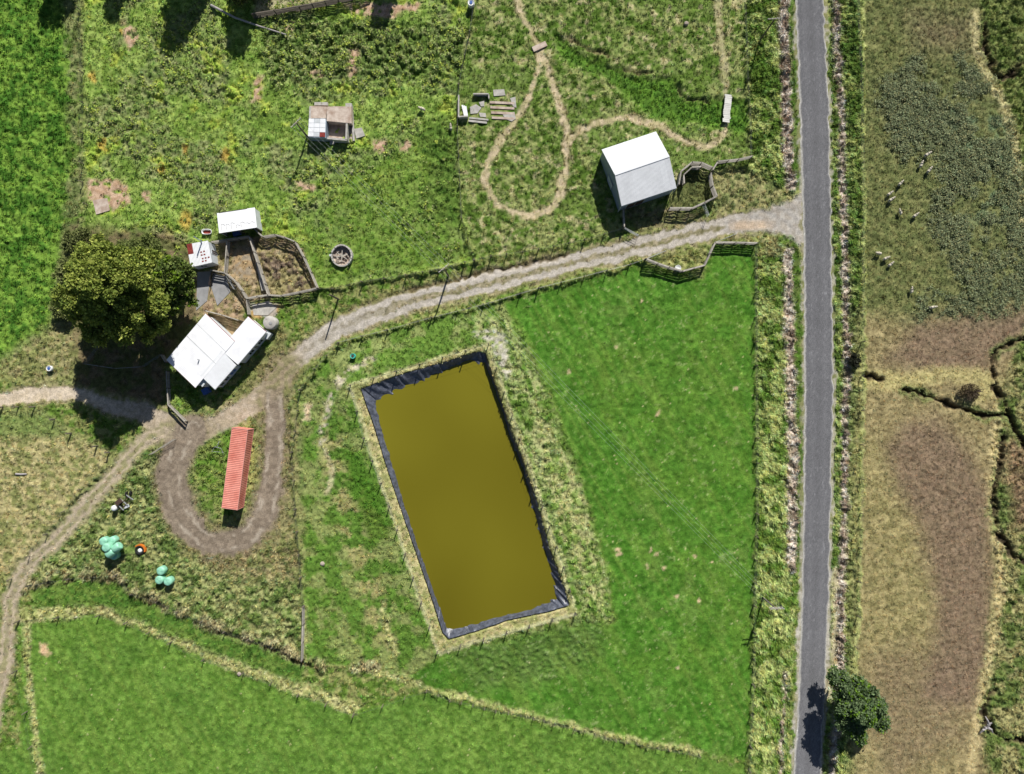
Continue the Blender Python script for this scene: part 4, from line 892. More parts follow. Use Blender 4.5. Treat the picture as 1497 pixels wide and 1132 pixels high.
def ruin():
    h = 1.45; c = G(482, 182); t = empty('roofless_ruin', (c.x, c.y, 0), 'derelict concrete building with white panelled roof and open dark room', 'ruin')
    def poly(px, z): return [(P(a, b, z).x, P(a, b, z).y) for a, b in px]
    MB().prism(poly([(453, 155), (515, 156), (517, 206), (452, 204)], .1), -.2, .1).build('floor', 'concrete_pink', t)
    MB().prism(poly([(477.5, 156), (513.5, 156), (514, 180.5), (477.5, 177)], h), .1, h).build('flat_roof', 'concrete_pink', t)
    MB().prism(poly([(455, 155), (477, 156), (477, 173), (454, 173)], .75), .1, .75).build('low_roof', 'concrete_pink', t)
    q = [(451.4, 173.3), (476, 173.3), (475.3, 200.5), (450, 199.5)]
    a, b, cc, d = [P(x, y, 1.75) for x, y in q]
    MB().prism([(p.x * .997, p.y * .997) for p in (a, b, cc, d)], .1, 1.66).build('wall_block', 'wall_grey', t)
    for i in range(3):
        for j in range(4):
            p = [lerp(lerp(a, b, u), lerp(d, cc, u), v) for u, v in ((i / 3 + .008, j / 4 + .008), ((i + 1) / 3 - .008, j / 4 + .008), ((i + 1) / 3 - .008, (j + 1) / 4 - .008), (i / 3 + .008, (j + 1) / 4 - .008))]
            m = 'rust' if (i, j) in ((2, 3),) else 'roof_white'
            MB().prism([(x.x, x.y) for x in p], 1.66, 1.72 + rnd.uniform(0, .03)).build('roof_panel', m if rnd.random() > .12 or m == 'rust' else 'wall_white', t)
    for p0, p1, hh in (((507, 179), (506, 204), 1.4), ((477, 202), (486, 202.5), .9), ((486, 203), (507, 204.5), 1.35), ((514, 156), (517, 206), .45), ((453.5, 156), (453, 174), .8)):
        a, b = P(*p0, hh), P(*p1, hh); wall(t, a, b, 0, hh, hh, 'concrete', .28)
    for p in ((459.5, 149.5, 479, 154, .5), (505, 151, 514, 156, 1.0), (482, 206, 489, 211, .25), (505, 203, 510, 208, .4)):
        MB().prism(poly([(p[0], p[1]), (p[2], p[1]), (p[2], p[3]), (p[0], p[3])], p[4]), -.1, p[4]).build('block', 'concrete', t)
ruin()

def foundations():
    c = G(712, 158); t = empty('foundation_ruin', (c.x, c.y, 0), 'overgrown low concrete foundations beside the fence and looping path', 'ruin')
    for p0, p1, hh, th in (((671, 142), (671, 174), .8, .2), ((671, 174), (684.5, 173.3), .9, .2), ((692, 140), (714.5, 140), .7, .18), ((714.5, 140), (715, 146), .5, .18), ((685, 177), (712, 180), .15, .3), ((686, 173), (714, 176), .2, .25)):
        a, b = G(*p0), G(*p1); wall(t, a, b, -.1, hh, hh, 'concrete', th)
    for k in range(4):
        y = 150 + k * 7.5; a, b = G(716 + k, y), G(752, y + 1.5); wall(t, a, b, -.1, .14, .1, 'concrete_pink', .35, 'floor_strip')
    for px in ([(687, 157), (696, 153), (704, 158), (698, 166), (688, 167)], [(700, 150), (708, 148), (708, 156), (703, 156)], [(735, 168), (752, 164), (754, 174), (748, 178), (738, 174)], [(700, 165), (710, 166), (711, 172), (702, 171)]):
        MB().prism([(G(*p).x, G(*p).y) for p in px], -.1, .1).build('slab', 'concrete', t)
    for k in range(3):
        a = G(676 + 2.4 * k, 154.5 + k); b = G(680 + 1.6 * k, 171.5)
        MB().beam(a + Vector((0, 0, .2 + .03 * k)), b + Vector((0, 0, .25 + .03 * k)), .26, .03).build('loose_sheet', 'roof_white', t)
foundations()

# ------------------------------------------------------------------ container
def container():
    Lc, Wc, Hc = 12.19, 2.44, 2.6
    a = (P(345, 628, Hc) + P(361, 628, Hc)) / 2
    tl, tr, br, bl = P(339.8, 626.5, Hc), P(361.5, 627.5, Hc), P(347, 745.5, Hc), P(324, 743, Hc)
    c = (tl + tr + br + bl) / 4; ax = ((bl + br) - (tl + tr)).normalized(); ang = math.atan2(ax.y, ax.x)
    t = empty('shipping_container', (c.x, c.y, 0), 'long faded red corrugated shipping container on the grass island', 'container'); t.rotation_euler.z = ang
    z0 = .12
    def put(mb, name, m, parent=t): return add(name, mb.mesh(name, m), parent)
    def corr(p0, dirv, outv, length, up, hgt, n, amp):
        vs = []; fs = []; prof = [0, 0, 1, 1]; k = n * 4
        for j in range(k + 1):
            o = prof[j % 4] * amp; base = Vector(p0) + Vector(dirv) * (length * j / k) + Vector(outv) * o
            vs += [base, base + Vector(up) * hgt]
        for j in range(k): fs.append((2 * j, 2 * j + 2, 2 * j + 3, 2 * j + 1))
        return MB().raw(vs, fs)
    put(corr((-Lc / 2 + .1, -Wc / 2 + .02, z0 + .1), (1, 0, 0), (0, 1, 0), Lc - .2, (0, 0, 1), Hc - z0 - .2, 44, .04), 'side_wall', 'container')
    put(corr((-Lc / 2 + .1, Wc / 2 - .02, z0 + .1), (1, 0, 0), (0, -1, 0), Lc - .2, (0, 0, 1), Hc - z0 - .2, 44, .04), 'side_wall', 'container')
    put(corr((-Lc / 2 + .1, -Wc / 2 + .06, Hc - .05), (1, 0, 0), (0, 0, 1), Lc - .2, (0, 1, 0), Wc - .12, 44, .035), 'roof_panel', 'container')
    put(corr((-Lc / 2 + .03, -Wc / 2 + .1, z0 + .1), (0, 1, 0), (1, 0, 0), Wc - .2, (0, 0, 1), Hc - z0 - .2, 8, .04), 'end_wall', 'container')
    put(MB().box((0, 0, z0 + .05), Lc - .2, Wc - .1, .1), 'floor', 'darkmetal')
    for sx in (-1, 1):
        for sy in (-1, 1):
            put(MB().box((sx * (Lc / 2 - .06), sy * (Wc / 2 - .06), (z0 + Hc) / 2), .12, .12, Hc - z0), 'corner_post', 'container_edge')
            for z in (z0 + .03, Hc - .01): put(MB().box((sx * (Lc / 2 - .08), sy * (Wc / 2 - .08), z), .18, .17, .12), 'corner_casting', 'container_edge')
    for sy in (-1, 1):
        for z in (z0 + .06, Hc - .05): put(MB().box((0, sy * (Wc / 2 - .035), z), Lc - .36, .07, .1), 'side_rail', 'container_edge')
    for sx in (-1, 1):
        for z in (z0 + .06, Hc - .05): put(MB().box((sx * (Lc / 2 - .04), 0, z), .08, Wc - .34, .12), 'end_rail', 'container_edge')
    for sy in (-1, 1):
        d = put(MB().box((Lc / 2 - .07, sy * .56, (z0 + Hc) / 2), .06, 1.1, Hc - z0 - .26), 'door', 'container')
        for k in (-.3, .25): add('lock_rod', MB().tube([(Lc / 2 - .02, sy * .56 + k, z0 + .15), (Lc / 2 - .02, sy * .56 + k, Hc - .15)], .02, 6).mesh('lock_rod', 'galv'), d)
    for x in (-4.5, 0, 4.5):
        for y in (-1, 1): put(MB().box((x, y, z0 / 2 - .05), .3, .2, z0 + .08), 'support_block', 'concrete')
container()

# ------------------------------------------------------------------ bales, tubs and odds and ends
def bale_mesh(seed):
    r0 = random.Random(seed); b = MB(); prof = [(0, 0), (.5, 0), (.6, .05), (.645, .16), (.655, .6), (.645, 1.05), (.6, 1.17), (.5, 1.22), (.2, 1.235), (0, 1.235)]
    b.lathe(prof, 26)
    for v in b.v:
        a = math.atan2(v.y, v.x); k = 1 + .02 * math.sin(5 * a + seed) + .012 * math.sin(11 * a + 2 * seed); v.x *= k; v.y *= k; v.z += .02 * math.sin(3 * a + seed) * (1 if v.z > .6 else 0)
    return b.mesh('silage_bale', 'bale', smooth=True)
BALES = [((152, 791.5), 0, None, 'upright wrapped bale at the upper left of the stacked bale heap'), ((164.5, 790.5), 0, None, 'upright wrapped bale at the upper right of the stacked bale heap'), ((167, 812), 0, None, 'lowest wrapped bale of the stacked heap, in front'),
         ((156, 800.5), 1.2, None, 'wrapped bale set on top of the heap, left one'), ((160.5, 809), .98, 'lie', 'wrapped bale lying on its side at the lower edge of the heap'), ((170, 801), .98, 'lie', 'wrapped bale lying on its side at the right of the heap'), ((158.5, 803), 0, None, 'wrapped bale buried underneath the middle of the heap'),
         ((235.8, 834.5), 0, None, 'uppermost of the three separate green bales'), ((233.6, 847.8), 0, None, 'lower left of the three separate green bales'), ((246.3, 850), 0, None, 'lower right of the three separate green bales')]
for k, (px, z, lie, lab) in enumerate(BALES):
    g = P(*px, z + .9); gz = 0
    o = add('silage_bale', bale_mesh(k), None, (g.x, g.y, gz + z))
    if lie: ax = Vector((75, 65, 0)).normalized(); o.rotation_euler = (math.radians(90), 0, math.atan2(65, 75) + math.pi / 2); o.location = (g.x - ax.x * .6, g.y - ax.y * .6, z + .65)
    tag(o, lab, 'bale', 'wrapped silage bales')

def tub():
    c = G(304, 340); t = empty('bathtub', c, 'white bathtub trough with rusty bottom left of the open shed', 'bathtub')
    def stad(rx, ry, z, n=24):
        out = []
        for k in range(n):
            a = 2 * math.pi * k / n; x, y = math.cos(a), math.sin(a); q = (abs(x) ** 3.5 + abs(y) ** 3.5) ** (-1 / 3.5); out.append(c + Vector((rx * x * q, ry * y * q, z)))
        return out
    rings_ = [stad(.62, .26, 0), stad(.76, .4, .45), stad(.78, .42, .52), stad(.70, .34, .53), stad(.62, .26, .2)]
    v = sum(rings_, []); f = []
    for i in range(4):
        for k in range(24): f.append((i * 24 + k, i * 24 + (k + 1) % 24, (i + 1) * 24 + (k + 1) % 24, (i + 1) * 24 + k))
    MB().raw(v, f + [tuple(range(24))[::-1]]).build('shell', 'white_plastic', t, True)
    MB().raw(stad(.64, .28, .24), [tuple(range(24))]).build('rusty_water', 'rust', t)
tub()

def round_ruin():
    c = G(501, 375); t = empty('stone_ring', c, 'round broken concrete tank filled with rubble in the green field', 'tank ruin'); n = 22
    for k in range(n):
        a0, a1 = 2 * math.pi * k / n, 2 * math.pi * (k + .96) / n; h = .75 + .25 * math.sin(a0 + .6) + rnd.uniform(-.08, .08)
        pl = [(c.x + r * math.cos(a), c.y + r * math.sin(a)) for r, a in ((1.45, a0), (1.68, a0), (1.68, a1), (1.45, a1))]
        MB().prism(pl, -.1, h).build('ring_segment', 'concrete', t)
    MB().prism([(c.x + 1.44 * math.cos(2 * math.pi * k / 24), c.y + 1.44 * math.sin(2 * math.pi * k / 24)) for k in range(24)], -.1, .12).build('floor', 'concrete_pink', t)
    for k in range(26):
        a = rnd.random() * 6.28; r = 1.2 * math.sqrt(rnd.random()); s = rnd.uniform(.12, .4)
        MB().box((c.x + r * math.cos(a), c.y + r * math.sin(a), .15 + s * .3), s * 1.6, s * .8, s * .6, rnd.random() * 3).build('rubble', 'stone', t)
    for k in range(4):
        a = rnd.random() * 3; MB().beam((c.x - .9 * math.cos(a), c.y - .9 * math.sin(a), .4), (c.x + .9 * math.cos(a), c.y + .9 * math.sin(a), .55), .14, .05).build('plank', 'rail', t)
    MB().box((c.x - 1.75, c.y + .05, .35), .3, .3, .7).build('valve_box', 'wall_white', t)
round_ruin()

def tyre():
    c = G(206, 804); t = empty('tractor_tyre', c, 'black tyre with white lump inside and orange tub at its edge', 'tyre')
    prof = [(.42, .12), (.5, .02), (.68, .0), (.74, .1), (.74, .36), (.68, .46), (.5, .46), (.42, .36), (.42, .12)]
    MB().lathe(prof, 26, c).build('tyre', 'rubber', t, True)
    MB().lathe([(0, .34), (.2, .42), (.34, .3), (.36, .02)], 12, c + Vector((0, -.05, 0))).build('white_lump', 'white_plastic', t, True)
    b = MB(); n = 12; v = []; f = []
    for k in range(n + 1):
        a = math.radians(-15) + math.radians(150) * k / n
        for r, z in ((.76, 0), (.95, .05), (.93, .52), (.74, .5)): v.append(c + Vector((r * math.cos(a), r * math.sin(a), z)))
    for k in range(n):
        for j in range(4): f.append((k * 4 + j, k * 4 + (j + 1) % 4, (k + 1) * 4 + (j + 1) % 4, (k + 1) * 4 + j))
    b.raw(v, f + [(0, 1, 2, 3), (n * 4 + 3, n * 4 + 2, n * 4 + 1, n * 4)]).build('orange_tub', 'orange', t)
tyre()

def implement():
    c = G(180, 740); t = empty('farm_implement', c, 'derelict farm implement with white tank and dark arms in the scrub', 'implement')
    def q(px, py, z): v = G(px, py); return Vector((v.x, v.y, v.z + z))
    b = MB(); b.lathe([(0, 0), (.38, .0), (.44, .1), (.44, .75), (.36, .9), (.15, .95), (0, .95)], 18, G(170.5, 742)); b.build('tank', 'white_plastic', t, True)
    for p0, p1 in (((172, 744), (190, 726)), ((178, 746), (194, 730)), ((172, 734), (184, 745)), ((178, 728), (190, 738)), ((186, 722), (198, 730))):
        MB().beam(q(*p0, .55), q(*p1, .6), .12, .12).build('frame_beam', 'galv' if rnd.random() < .5 else 'darkmetal', t)
    for p in ((173, 745), (189, 727), (193, 731), (183, 744)): MB().tube([q(*p, -.05), q(*p, .6)], .05, 6).build('leg', 'darkmetal', t)
    MB().beam(q(174, 736, .75), q(181, 730, .75), .7, .28).build('dark_box', 'darkmetal', t)
    MB().beam(q(184, 741, .45), q(191, 738, .45), .5, .1).build('pale_panel', 'wall_white', t)
    for p in ((187, 722), (193, 721)):
        g = q(*p, .36); MB().lathe([(.1, -.08), (.34, -.1), (.36, 0), (.34, .1), (.1, .08)], 16, (0, 0, 0)).v
        w_ = MB().lathe([(.12, -.09), (.34, -.1), (.37, 0), (.34, .1), (.12, .09), (.12, -.09)], 18)
        for v in w_.v: v.x, v.y, v.z = g.x + v.z, g.y + v.x, g.z + v.y
        w_.build('wheel', 'rubber', t, True)
implement()

def frame_thing():
    c = G(320, 657); t = empty('feed_rack', c, 'bent tubular steel rack standing left of the red container', 'rack')
    def q(px, py, z): v = G(px, py); return Vector((v.x, v.y, z))
    MB().tube([q(312, 664, -.05), q(312.5, 660, .75), q(318, 652.5, .95), q(327, 655, .95), q(329, 662, .75), q(328, 666, -.05)], .04, 6).build('hoop', 'galv', t)
    MB().tube([q(317, 653, .95), q(317, 662, -.05)], .035, 6).build('leg', 'darkmetal', t); MB().tube([q(327, 655, .95), q(326, 663, -.05)], .035, 6).build('leg', 'darkmetal', t)
    MB().tube([q(321, 653, .95), q(324, 645, .95), q(323, 645.5, -.05)], .04, 6).build('arm', 'galv', t); MB().tube([q(313, 660, .5), q(329, 661, .5)], .03, 6).build('cross_bar', 'galv', t)
frame_thing()

def dead_tree():
    c = G(1440, 1064); t = empty('dead_stump', c, 'bleached grey dead branches lying at the edge of the tan field', 'dead wood')
    for pts in ([(0, 0, .1), (.3, .7, .5), (-.1, 1.5, .7), (-.3, 2.0, .5)], [(0, .1, .2), (-.7, -.1, .55), (-1.0, -.7, .3)], [(.1, .2, .2), (.6, .0, .55), (1.0, -.7, .25)], [(.1, .7, .4), (.6, 1.1, .7)], [(-.3, .1, .3), (-.5, .5, .75)]):
        MB().tube([c + Vector(p) * 1.0 for p in pts], .24, 7, .07).build('branch', 'driftwood', t)
dead_tree()
o = MB().tube([G(24, 693) + Vector((0, 0, .12)), G(32, 693.5) + Vector((0, 0, .14)), G(40, 693) + Vector((0, 0, .12))], .16, 8, .13).solo('log', 'driftwood', G(32, 693)); tag(o, 'pale log lying on the dry ground at the left edge', 'log')
def drum(px, r, h, m, lab, name='drum', lid=None):
    c = G(*px); t = empty(name, c, lab, name.replace('_', ' ')); MB().lathe([(0, -.05), (r, -.05), (r, h * .33), (r * 1.04, h * .35), (r, h * .37), (r, h * .66), (r * 1.04, h * .68), (r, h * .7), (r, h), (r * .9, h + .01), (r * .85, h - .04), (0, h - .04)], 18, c).build('body', m, t, True)
    if lid: MB().lathe([(0, h + .04), (r * .5, h + .04), (r * .5, h - .04)], 14, c).build('lid', lid, t)
drum((75, 539), .42, .6, 'white_plastic', 'white and blue tub on the grass at the left edge', 'tub', 'blue')
drum((990, 393), .45, .7, 'white_plastic', 'round white trough in the recessed stock pen', 'water_trough')
drum((517, 521), .4, .7, 'teal', 'turquoise drum at the bend of the driveway fence', 'drum', 'darkmetal')
drum((689, 8), .5, .8, 'white_plastic', 'white drum with blue lid at the top edge beside the fence', 'drum', 'blue')
for px, s, lab in (((1003, 35), .35, 'white stone alone in the pale paddock near the top edge'), ((350, 985), .3, 'small pale stone on the dry strip'), ((472, 824), .35, 'pale grey stone in the grass left of the pond')):
    b = MB().lathe([(0, 0), (s, .02), (s * 1.05, s * .4), (s * .7, s * .75), (0, s * .85)], 9, G(*px))
    for v in b.v: v += Vector((rnd.uniform(-.05, .05), rnd.uniform(-.05, .05), 0))
    tag(b.solo('stone', 'stone', G(*px)), lab, 'stone')
# bridges
def bridges():
    a, b = G(779, 73.5), G(798.5, 64.5); t = empty('concrete_footbridge', (a + b) / 2, 'short pale concrete slab bridge on the looping path', 'bridge')
    MB().beam(a + Vector((0, 0, .14)), b + Vector((0, 0, .14)), .8, .2).build('deck', 'concrete_pink', t)
    for p in (lerp(a, b, .08), lerp(a, b, .92)): MB().box(p + Vector((0, 0, -.1)), .4, .8, .36, .4).build('abutment', 'concrete', t)
    nw, ne, se, sw = G(1059, 139), G(1069, 140), G(1065, 182), G(1055, 180.5); c = (nw + se) / 2
    zt = .22
    t = empty('plank_bridge', (c.x, c.y, 0), 'white plank bridge over the green hollow near the road', 'bridge')
    for f in (.1, .9):
        p, q = lerp(nw, ne, f), lerp(sw, se, f); MB().beam((p.x, p.y, zt - .1), (q.x, q.y, zt - .1), .14, .16).build('bearer', 'darkwood', t)
    n = 15
    for k in range(n):
        f0, f1 = (k + .05) / n, (k + .95) / n; j = rnd.uniform(-.08, .08)
        pl = [lerp(nw, sw, f0), lerp(ne, se, f0), lerp(ne, se, f1), lerp(nw, sw, f1)]; d = (ne - nw).normalized() * j
        MB().prism([(p.x + d.x, p.y + d.y) for p in pl], zt, zt + .06 + rnd.uniform(0, .03)).build('plank', 'plank', t)
bridges()

# ------------------------------------------------------------------ power poles
def pole(top, h, arms, label, adir):
    b = P(*top, h); base = Vector((b.x, b.y, hz(b.x, b.y))); t = empty('power_pole', base, label, 'power pole')
    MB().tube([base - Vector((0, 0, .3)), Vector((b.x, b.y, h))], .15, 10, .1).build('pole', 'darkwood', t)
    d = Vector((math.cos(adir), math.sin(adir), 0)); tips = []
    for k in range(arms):
        z = h - .15 - .6 * k; cen = Vector((b.x, b.y, z)) + Vector((-d.y, d.x, 0)) * .14
        ca = MB().beam(cen - d * 1.0, cen + d * 1.0, .1, .1).build('crossarm', 'rail', t)
        for f in (-.92, -.4, .4, .92):
            q = cen + d * f; MB().lathe([(0, .05), (.03, .05), (.05, .1), (.05, .18), (.03, .22), (0, .22)], 8, q).build('insulator', 'white_plastic', ca)
            if k == 0: tips.append(q + Vector((0, 0, .22)))
        MB().tube([cen - d * .5, Vector((b.x, b.y, z - .5))], .02, 5).build('brace', 'galv', t)
    return tips
tA = pole((433, 180), 5.4, 1, 'power pole beside the roofless ruin', math.radians(45))
tB = pole((649.5, 393), 6.2, 1, 'power pole with pale crossarm standing by the driveway', math.radians(40))
tC = pole((482, 431), 4.9, 0, 'short bare pole beside the driveway near the yards', 0)
tD = pole((1133, 28), 6.2, 1, 'power pole in the roadside grass near the top edge', math.radians(5))
tE = pole((1137, 892), 6.0, 2, 'power pole with two crossarms in the lower roadside grass', math.radians(2))
def span(a, b, sag, label):
    t = empty('power_line', (a[0] + b[0]) / 2, label, 'power line')
    for p, q in zip(a, b):
        MB().tube([lerp(p, q, i / 12) - Vector((0, 0, sag * 4 * (i / 12) * (1 - i / 12))) for i in range(13)], .008, 4).build('cable', 'cable', t)
span(tA, tB, .5, 'four overhead cables between the ruin pole and the driveway pole')
span(tB, tE, .8, 'four overhead cables crossing above the pond to the lower roadside pole')

# ------------------------------------------------------------------ animals
def sheep_mesh():
    me = bpy.data.meshes.new('sheep_skeleton')
    v = [(0, 0, .62), (.3, 0, .63), (-.32, 0, .62), (.46, 0, .66), (.56, 0, .8), (.72, 0, .82), (.82, 0, .75), (-.46, 0, .56)]
    e = [(0, 1), (0, 2), (1, 3), (3, 4), (4, 5), (5, 6), (2, 7)]
    r = [.25, .23, .24, .15, .11, .09, .05, .06]
    for sx, b0 in ((.3, 1), (-.32, 2)):
        for sy in (-1, 1):
            k = len(v)
            if sx > 0: v += [(sx, sy * .12, .4), (sx + .01, sy * .13, .22), (sx, sy * .13, 0)]
            else: v += [(sx + .03, sy * .13, .42), (sx - .06, sy * .13, .24), (sx - .02, sy * .13, 0)]
            e += [(b0, k), (k, k + 1), (k + 1, k + 2)]; r += [.08, .045, .04]
    for sy in (-1, 1): k = len(v); v += [(.62, sy * .15, .86)]; e += [(4, k)]; r += [.03]
    me.from_pydata(v, e, []); ob = bpy.data.objects.new('tmp', me); COL.objects.link(ob)
    ob.modifiers.new('skin', 'SKIN'); sv = me.skin_vertices[0].data
    for i, q in enumerate(r): sv[i].radius = (q, q)
    sv[0].use_root = True
    s = ob.modifiers.new('sub', 'SUBSURF'); s.levels = 1
    dg = bpy.context.evaluated_depsgraph_get(); out = bpy.data.meshes.new_from_object(ob.evaluated_get(dg))
    bpy.data.objects.remove(ob); out.materials.clear(); out.materials.append(M['wool']); out.materials.append(M['face'])
    for p in out.polygons:
        p.use_smooth = True; c = p.center
        if c.x > .6 or c.z < .3: p.material_index = 1
    out.name = 'sheep'; return out
SM = sheep_mesh()
SHEEP = [((1352, 228), 35, 'sheep nearest the dark crop notch, uppermost of the upper six'), ((1343.5, 243), 70, 'second sheep down from the dark crop notch'), ((1355, 251), 55, 'sheep at the edge of the dark crop just below two others'),
         ((1313.5, 270), 50, 'lone sheep midway down the line in the olive crop'), ((1297.5, 285), 38, 'upper of the two close sheep near the field fence'), ((1299.6, 293.5), 35, 'lower of the two close sheep near the field fence'),
         ((1314, 312), 115, 'sheep facing up left below the close pair'), ((1335, 316.5), 40, 'sheep to the right of the one facing up left'), ((1283, 371.5), 170, 'leftmost sheep of the lower trio'), ((1292, 379), 25, 'middle sheep of the lower trio'), ((1299, 388), 45, 'lowest sheep of the lower trio'),
         ((1330, 426), 90, 'sheep standing alone above the tan ground'), ((1360, 450), 10, 'last sheep at the bottom edge of the dark crop'), ((618.5, 161.5), 160, 'white sheep in the rough grass left of the slab ruin'), ((659.5, 188.5), 95, 'white sheep beside the fence below the slab ruin')]
for px, a, lab in SHEEP:
    g = G(*px); o = add('sheep', SM, None, (g.x, g.y, g.z), (0, 0, math.radians(a))); s = rnd.uniform(.82, .95); o.scale = (s, s, s); tag(o, lab, 'sheep', 'white sheep grazing')

# ------------------------------------------------------------------ trees and bushes
def leaf_cloud(centers, dirs, cols, per, size, spread, seed, upbias=.5):
    """diamond leaves scattered round clump centres"""
    g = np.random.default_rng(seed); n = len(centers) * per
    c = np.repeat(centers, per, 0); d = np.repeat(dirs, per, 0); col = np.repeat(cols, per, 0)
    off = g.normal(size=(n, 3)) * spread * np.array([1, 1, .6]); p = c + off
    a = d + g.normal(size=(n, 3)) * .55; a /= np.linalg.norm(a, axis=1, keepdims=True) + 1e-9
    nr = g.normal(size=(n, 3)) + np.array([0, 0, upbias * 2]); b = np.cross(a, nr); b /= np.linalg.norm(b, axis=1, keepdims=True) + 1e-9
    s = size * g.uniform(.6, 1.35, (n, 1)); wdt = s * g.uniform(.3, .5, (n, 1))
    v = np.stack([p - a * s * .5, p + b * wdt, p + a * s * .5, p - b * wdt], 1).reshape(-1, 3)
    col = col * g.uniform(.72, 1.3, (n, 1)); cc = np.repeat(col, 4, 0)
    return v, np.arange(n * 4).reshape(-1, 4), cc
def tree(base, lobes, trunk_h, label, col1, col2, nclump, per=14, size=.4, spread=.28, seed=1, droop=.1, name='broad_tree', tr=.35, fill=.72, col3=None):
    base = Vector(base); g = np.random.default_rng(seed); t = empty(name, base, label, 'tree')
    main = lobes; g0 = random.Random(seed); lobes = []
    for l in main:
        lobes.append((l[0], l[1], l[2], l[3] * .62))
        for q in range(11):
            a_ = g0.random() * 6.283; e_ = g0.uniform(-.25, 1.2); R_ = l[3] * g0.uniform(.5, 1.12); lobes.append((l[0] + R_ * math.cos(a_) * math.cos(e_), l[1] + R_ * math.sin(a_) * math.cos(e_), l[2] + R_ * math.sin(e_) * .95, l[3] * g0.uniform(.2, .42)))
    w_ = np.array([l[3] ** 2 for l in lobes]); k = g.choice(len(lobes), nclump, p=w_ / w_.sum()); lb = np.array(lobes)[k]
    d = g.normal(size=(nclump, 3)); d[:, 2] = np.where(d[:, 2] < -.25, -d[:, 2], d[:, 2]); d /= np.linalg.norm(d, axis=1, keepdims=True)
    rr = lb[:, 3:4] * (fill + (1 - fill) * g.random((nclump, 1)) ** .6) * (1 + .14 * np.sin(d[:, :1] * 7 + d[:, 1:2] * 9 + lb[:, :1]))
    cen = lb[:, :3] + d * rr * np.array([1, 1, .9]); outd = d * np.array([1, 1, .5]) - np.array([0, 0, droop])
    tmix = g.random((nclump, 1)); cols = lin(col1) * tmix + lin(col2) * (1 - tmix)
    if col3 is not None: q = g.random(nclump) < .2; cols[q] = lin(col3)
    v, f, c = leaf_cloud(cen, outd, cols, per, size, spread, seed + 5)
    o = add('crown', np_mesh('crown', v, f, c, M['leaf'], False), t)
    b = MB(); top = max(l[2] + l[3] * .6 for l in lobes); b.tube([(0, 0, -.3), (.1, .05, trunk_h * .5), (0, 0, trunk_h), (0, 0, top * .85)], tr, 9, tr * .25)
    b.build('trunk', 'bark', None); tk = bpy.data.objects[-1] if False else COL.objects[-1]; tk.parent = t
    for l in main:
        s0 = Vector((0, 0, min(trunk_h, l[2] * .7))); e = Vector(l[:3]); mid = (s0 + e) / 2 + Vector((0, 0, .2))
        bo = MB().tube([s0, mid, e, e + Vector((l[0], l[1], 1)).normalized() * l[3] * .7], tr * .38, 6, .05).mesh('limb', 'bark'); add('limb', bo, t)
    return t
# big evergreen by the house
b1 = G(227, 428)
tree(b1, [(0, 0, 13.0, 3.3), (-7.0, -2.4, 6.6, 2.4), (-5.2, 4.2, 6.0, 2.3), (-3.0, -1.6, 11.5, 3.4), (2.4, 1.2, 10.5, 3.0), (-5.6, -2.6, 8.6, 2.8), (-1.4, 2.8, 9.5, 3.2), (0.6, -4.2, 9.0, 3.2), (3.8, -1.4, 8.4, 2.8), (-5.0, 3.0, 7.6, 2.6), (-3.8, -6.0, 6.4, 2.4), (-.4, -.4, 15.2, 2.0), (3.2, 3.2, 7.0, 2.4), (-6.2, .4, 6.2, 2.2), (2.8, -5.2, 6.2, 2.3)], 4.0,
     'big yellow-green evergreen tree left of the white roofed house', (148, 160, 72), (100, 118, 54), 6000, 18, .36, .24, 3, .15, 'evergreen_tree', .55, .7, (174, 182, 92))
b2 = G(278, 418)
tree(b2, [(0, 0, 7.2, 2.6), (-1.6, -1.6, 6.0, 2.4), (1.4, 1.2, 5.8, 2.2), (-2.2, 1.2, 5.4, 2.2), (1.2, -1.8, 4.8, 2.0), (-.4, -3.0, 4.2, 1.8)], 2.6,
     'darker green tree pressed between the evergreen and the small hut', (124, 138, 74), (82, 102, 50), 1500, 15, .38, .2, 9, .1, 'dark_tree', .3, .7, (112, 140, 40))
tree(G(205, 370), [(0, 0, 2.6, 1.5), (1.8, -.4, 2.2, 1.4), (-1.8, -.5, 2.0, 1.3), (3.4, .4, 2.4, 1.5)], 1.0, 'low greyish scrub bush above the big evergreen', (120, 130, 74), (86, 100, 52), 420, 13, .32, .24, 12, .05, 'scrub_bush', .12)
for px_, lab_, sd_ in (((100, 445), 'grey green scrub bush at the left foot of the big evergreen', 21), ((108, 395), 'olive scrub bush left of the big evergreen', 22), ((118, 350), 'sparse scrub bush above left of the big evergreen', 23)):
    tree(G(*px_), [(0, 0, 1.3, 1.2), (1.2, .6, 1.2, 1.1), (-.8, -1.0, 1.0, 1.0), (.5, -1.6, 1.0, 1.0)], .6, lab_, (140, 146, 92), (100, 112, 62), 300, 12, .28, .2, sd_, .05, 'scrub_bush', .08)
b3 = G(1227, 1010)
tree(b3, [(0, 0, 6.4, 2.0), (2.0, .6, 5.6, 2.1), (-1.4, 1.8, 5.0, 2.0), (.2, -2.4, 4.8, 2.2), (2.6, -1.8, 4.4, 2.0), (-1.7, -.8, 4.6, 1.9), (.9, 2.8, 4.6, 1.8), (-1.6, 3.6, 3.6, 1.5)], 2.0,
     'round green roadside tree at the lower right beside the road', (128, 146, 102), (86, 108, 72), 3200, 14, .3, .17, 15, .05, 'roadside_tree', .22, .7, (104, 138, 40))
tree(G(1243, 526), [(0, 0, .8, .7), (.4, -.5, .7, .6)], .4, 'small dark bush in the drain right of the road', (60, 62, 48), (44, 48, 38), 120, 12, .22, .16, 18, .05, 'dark_bush', .06)
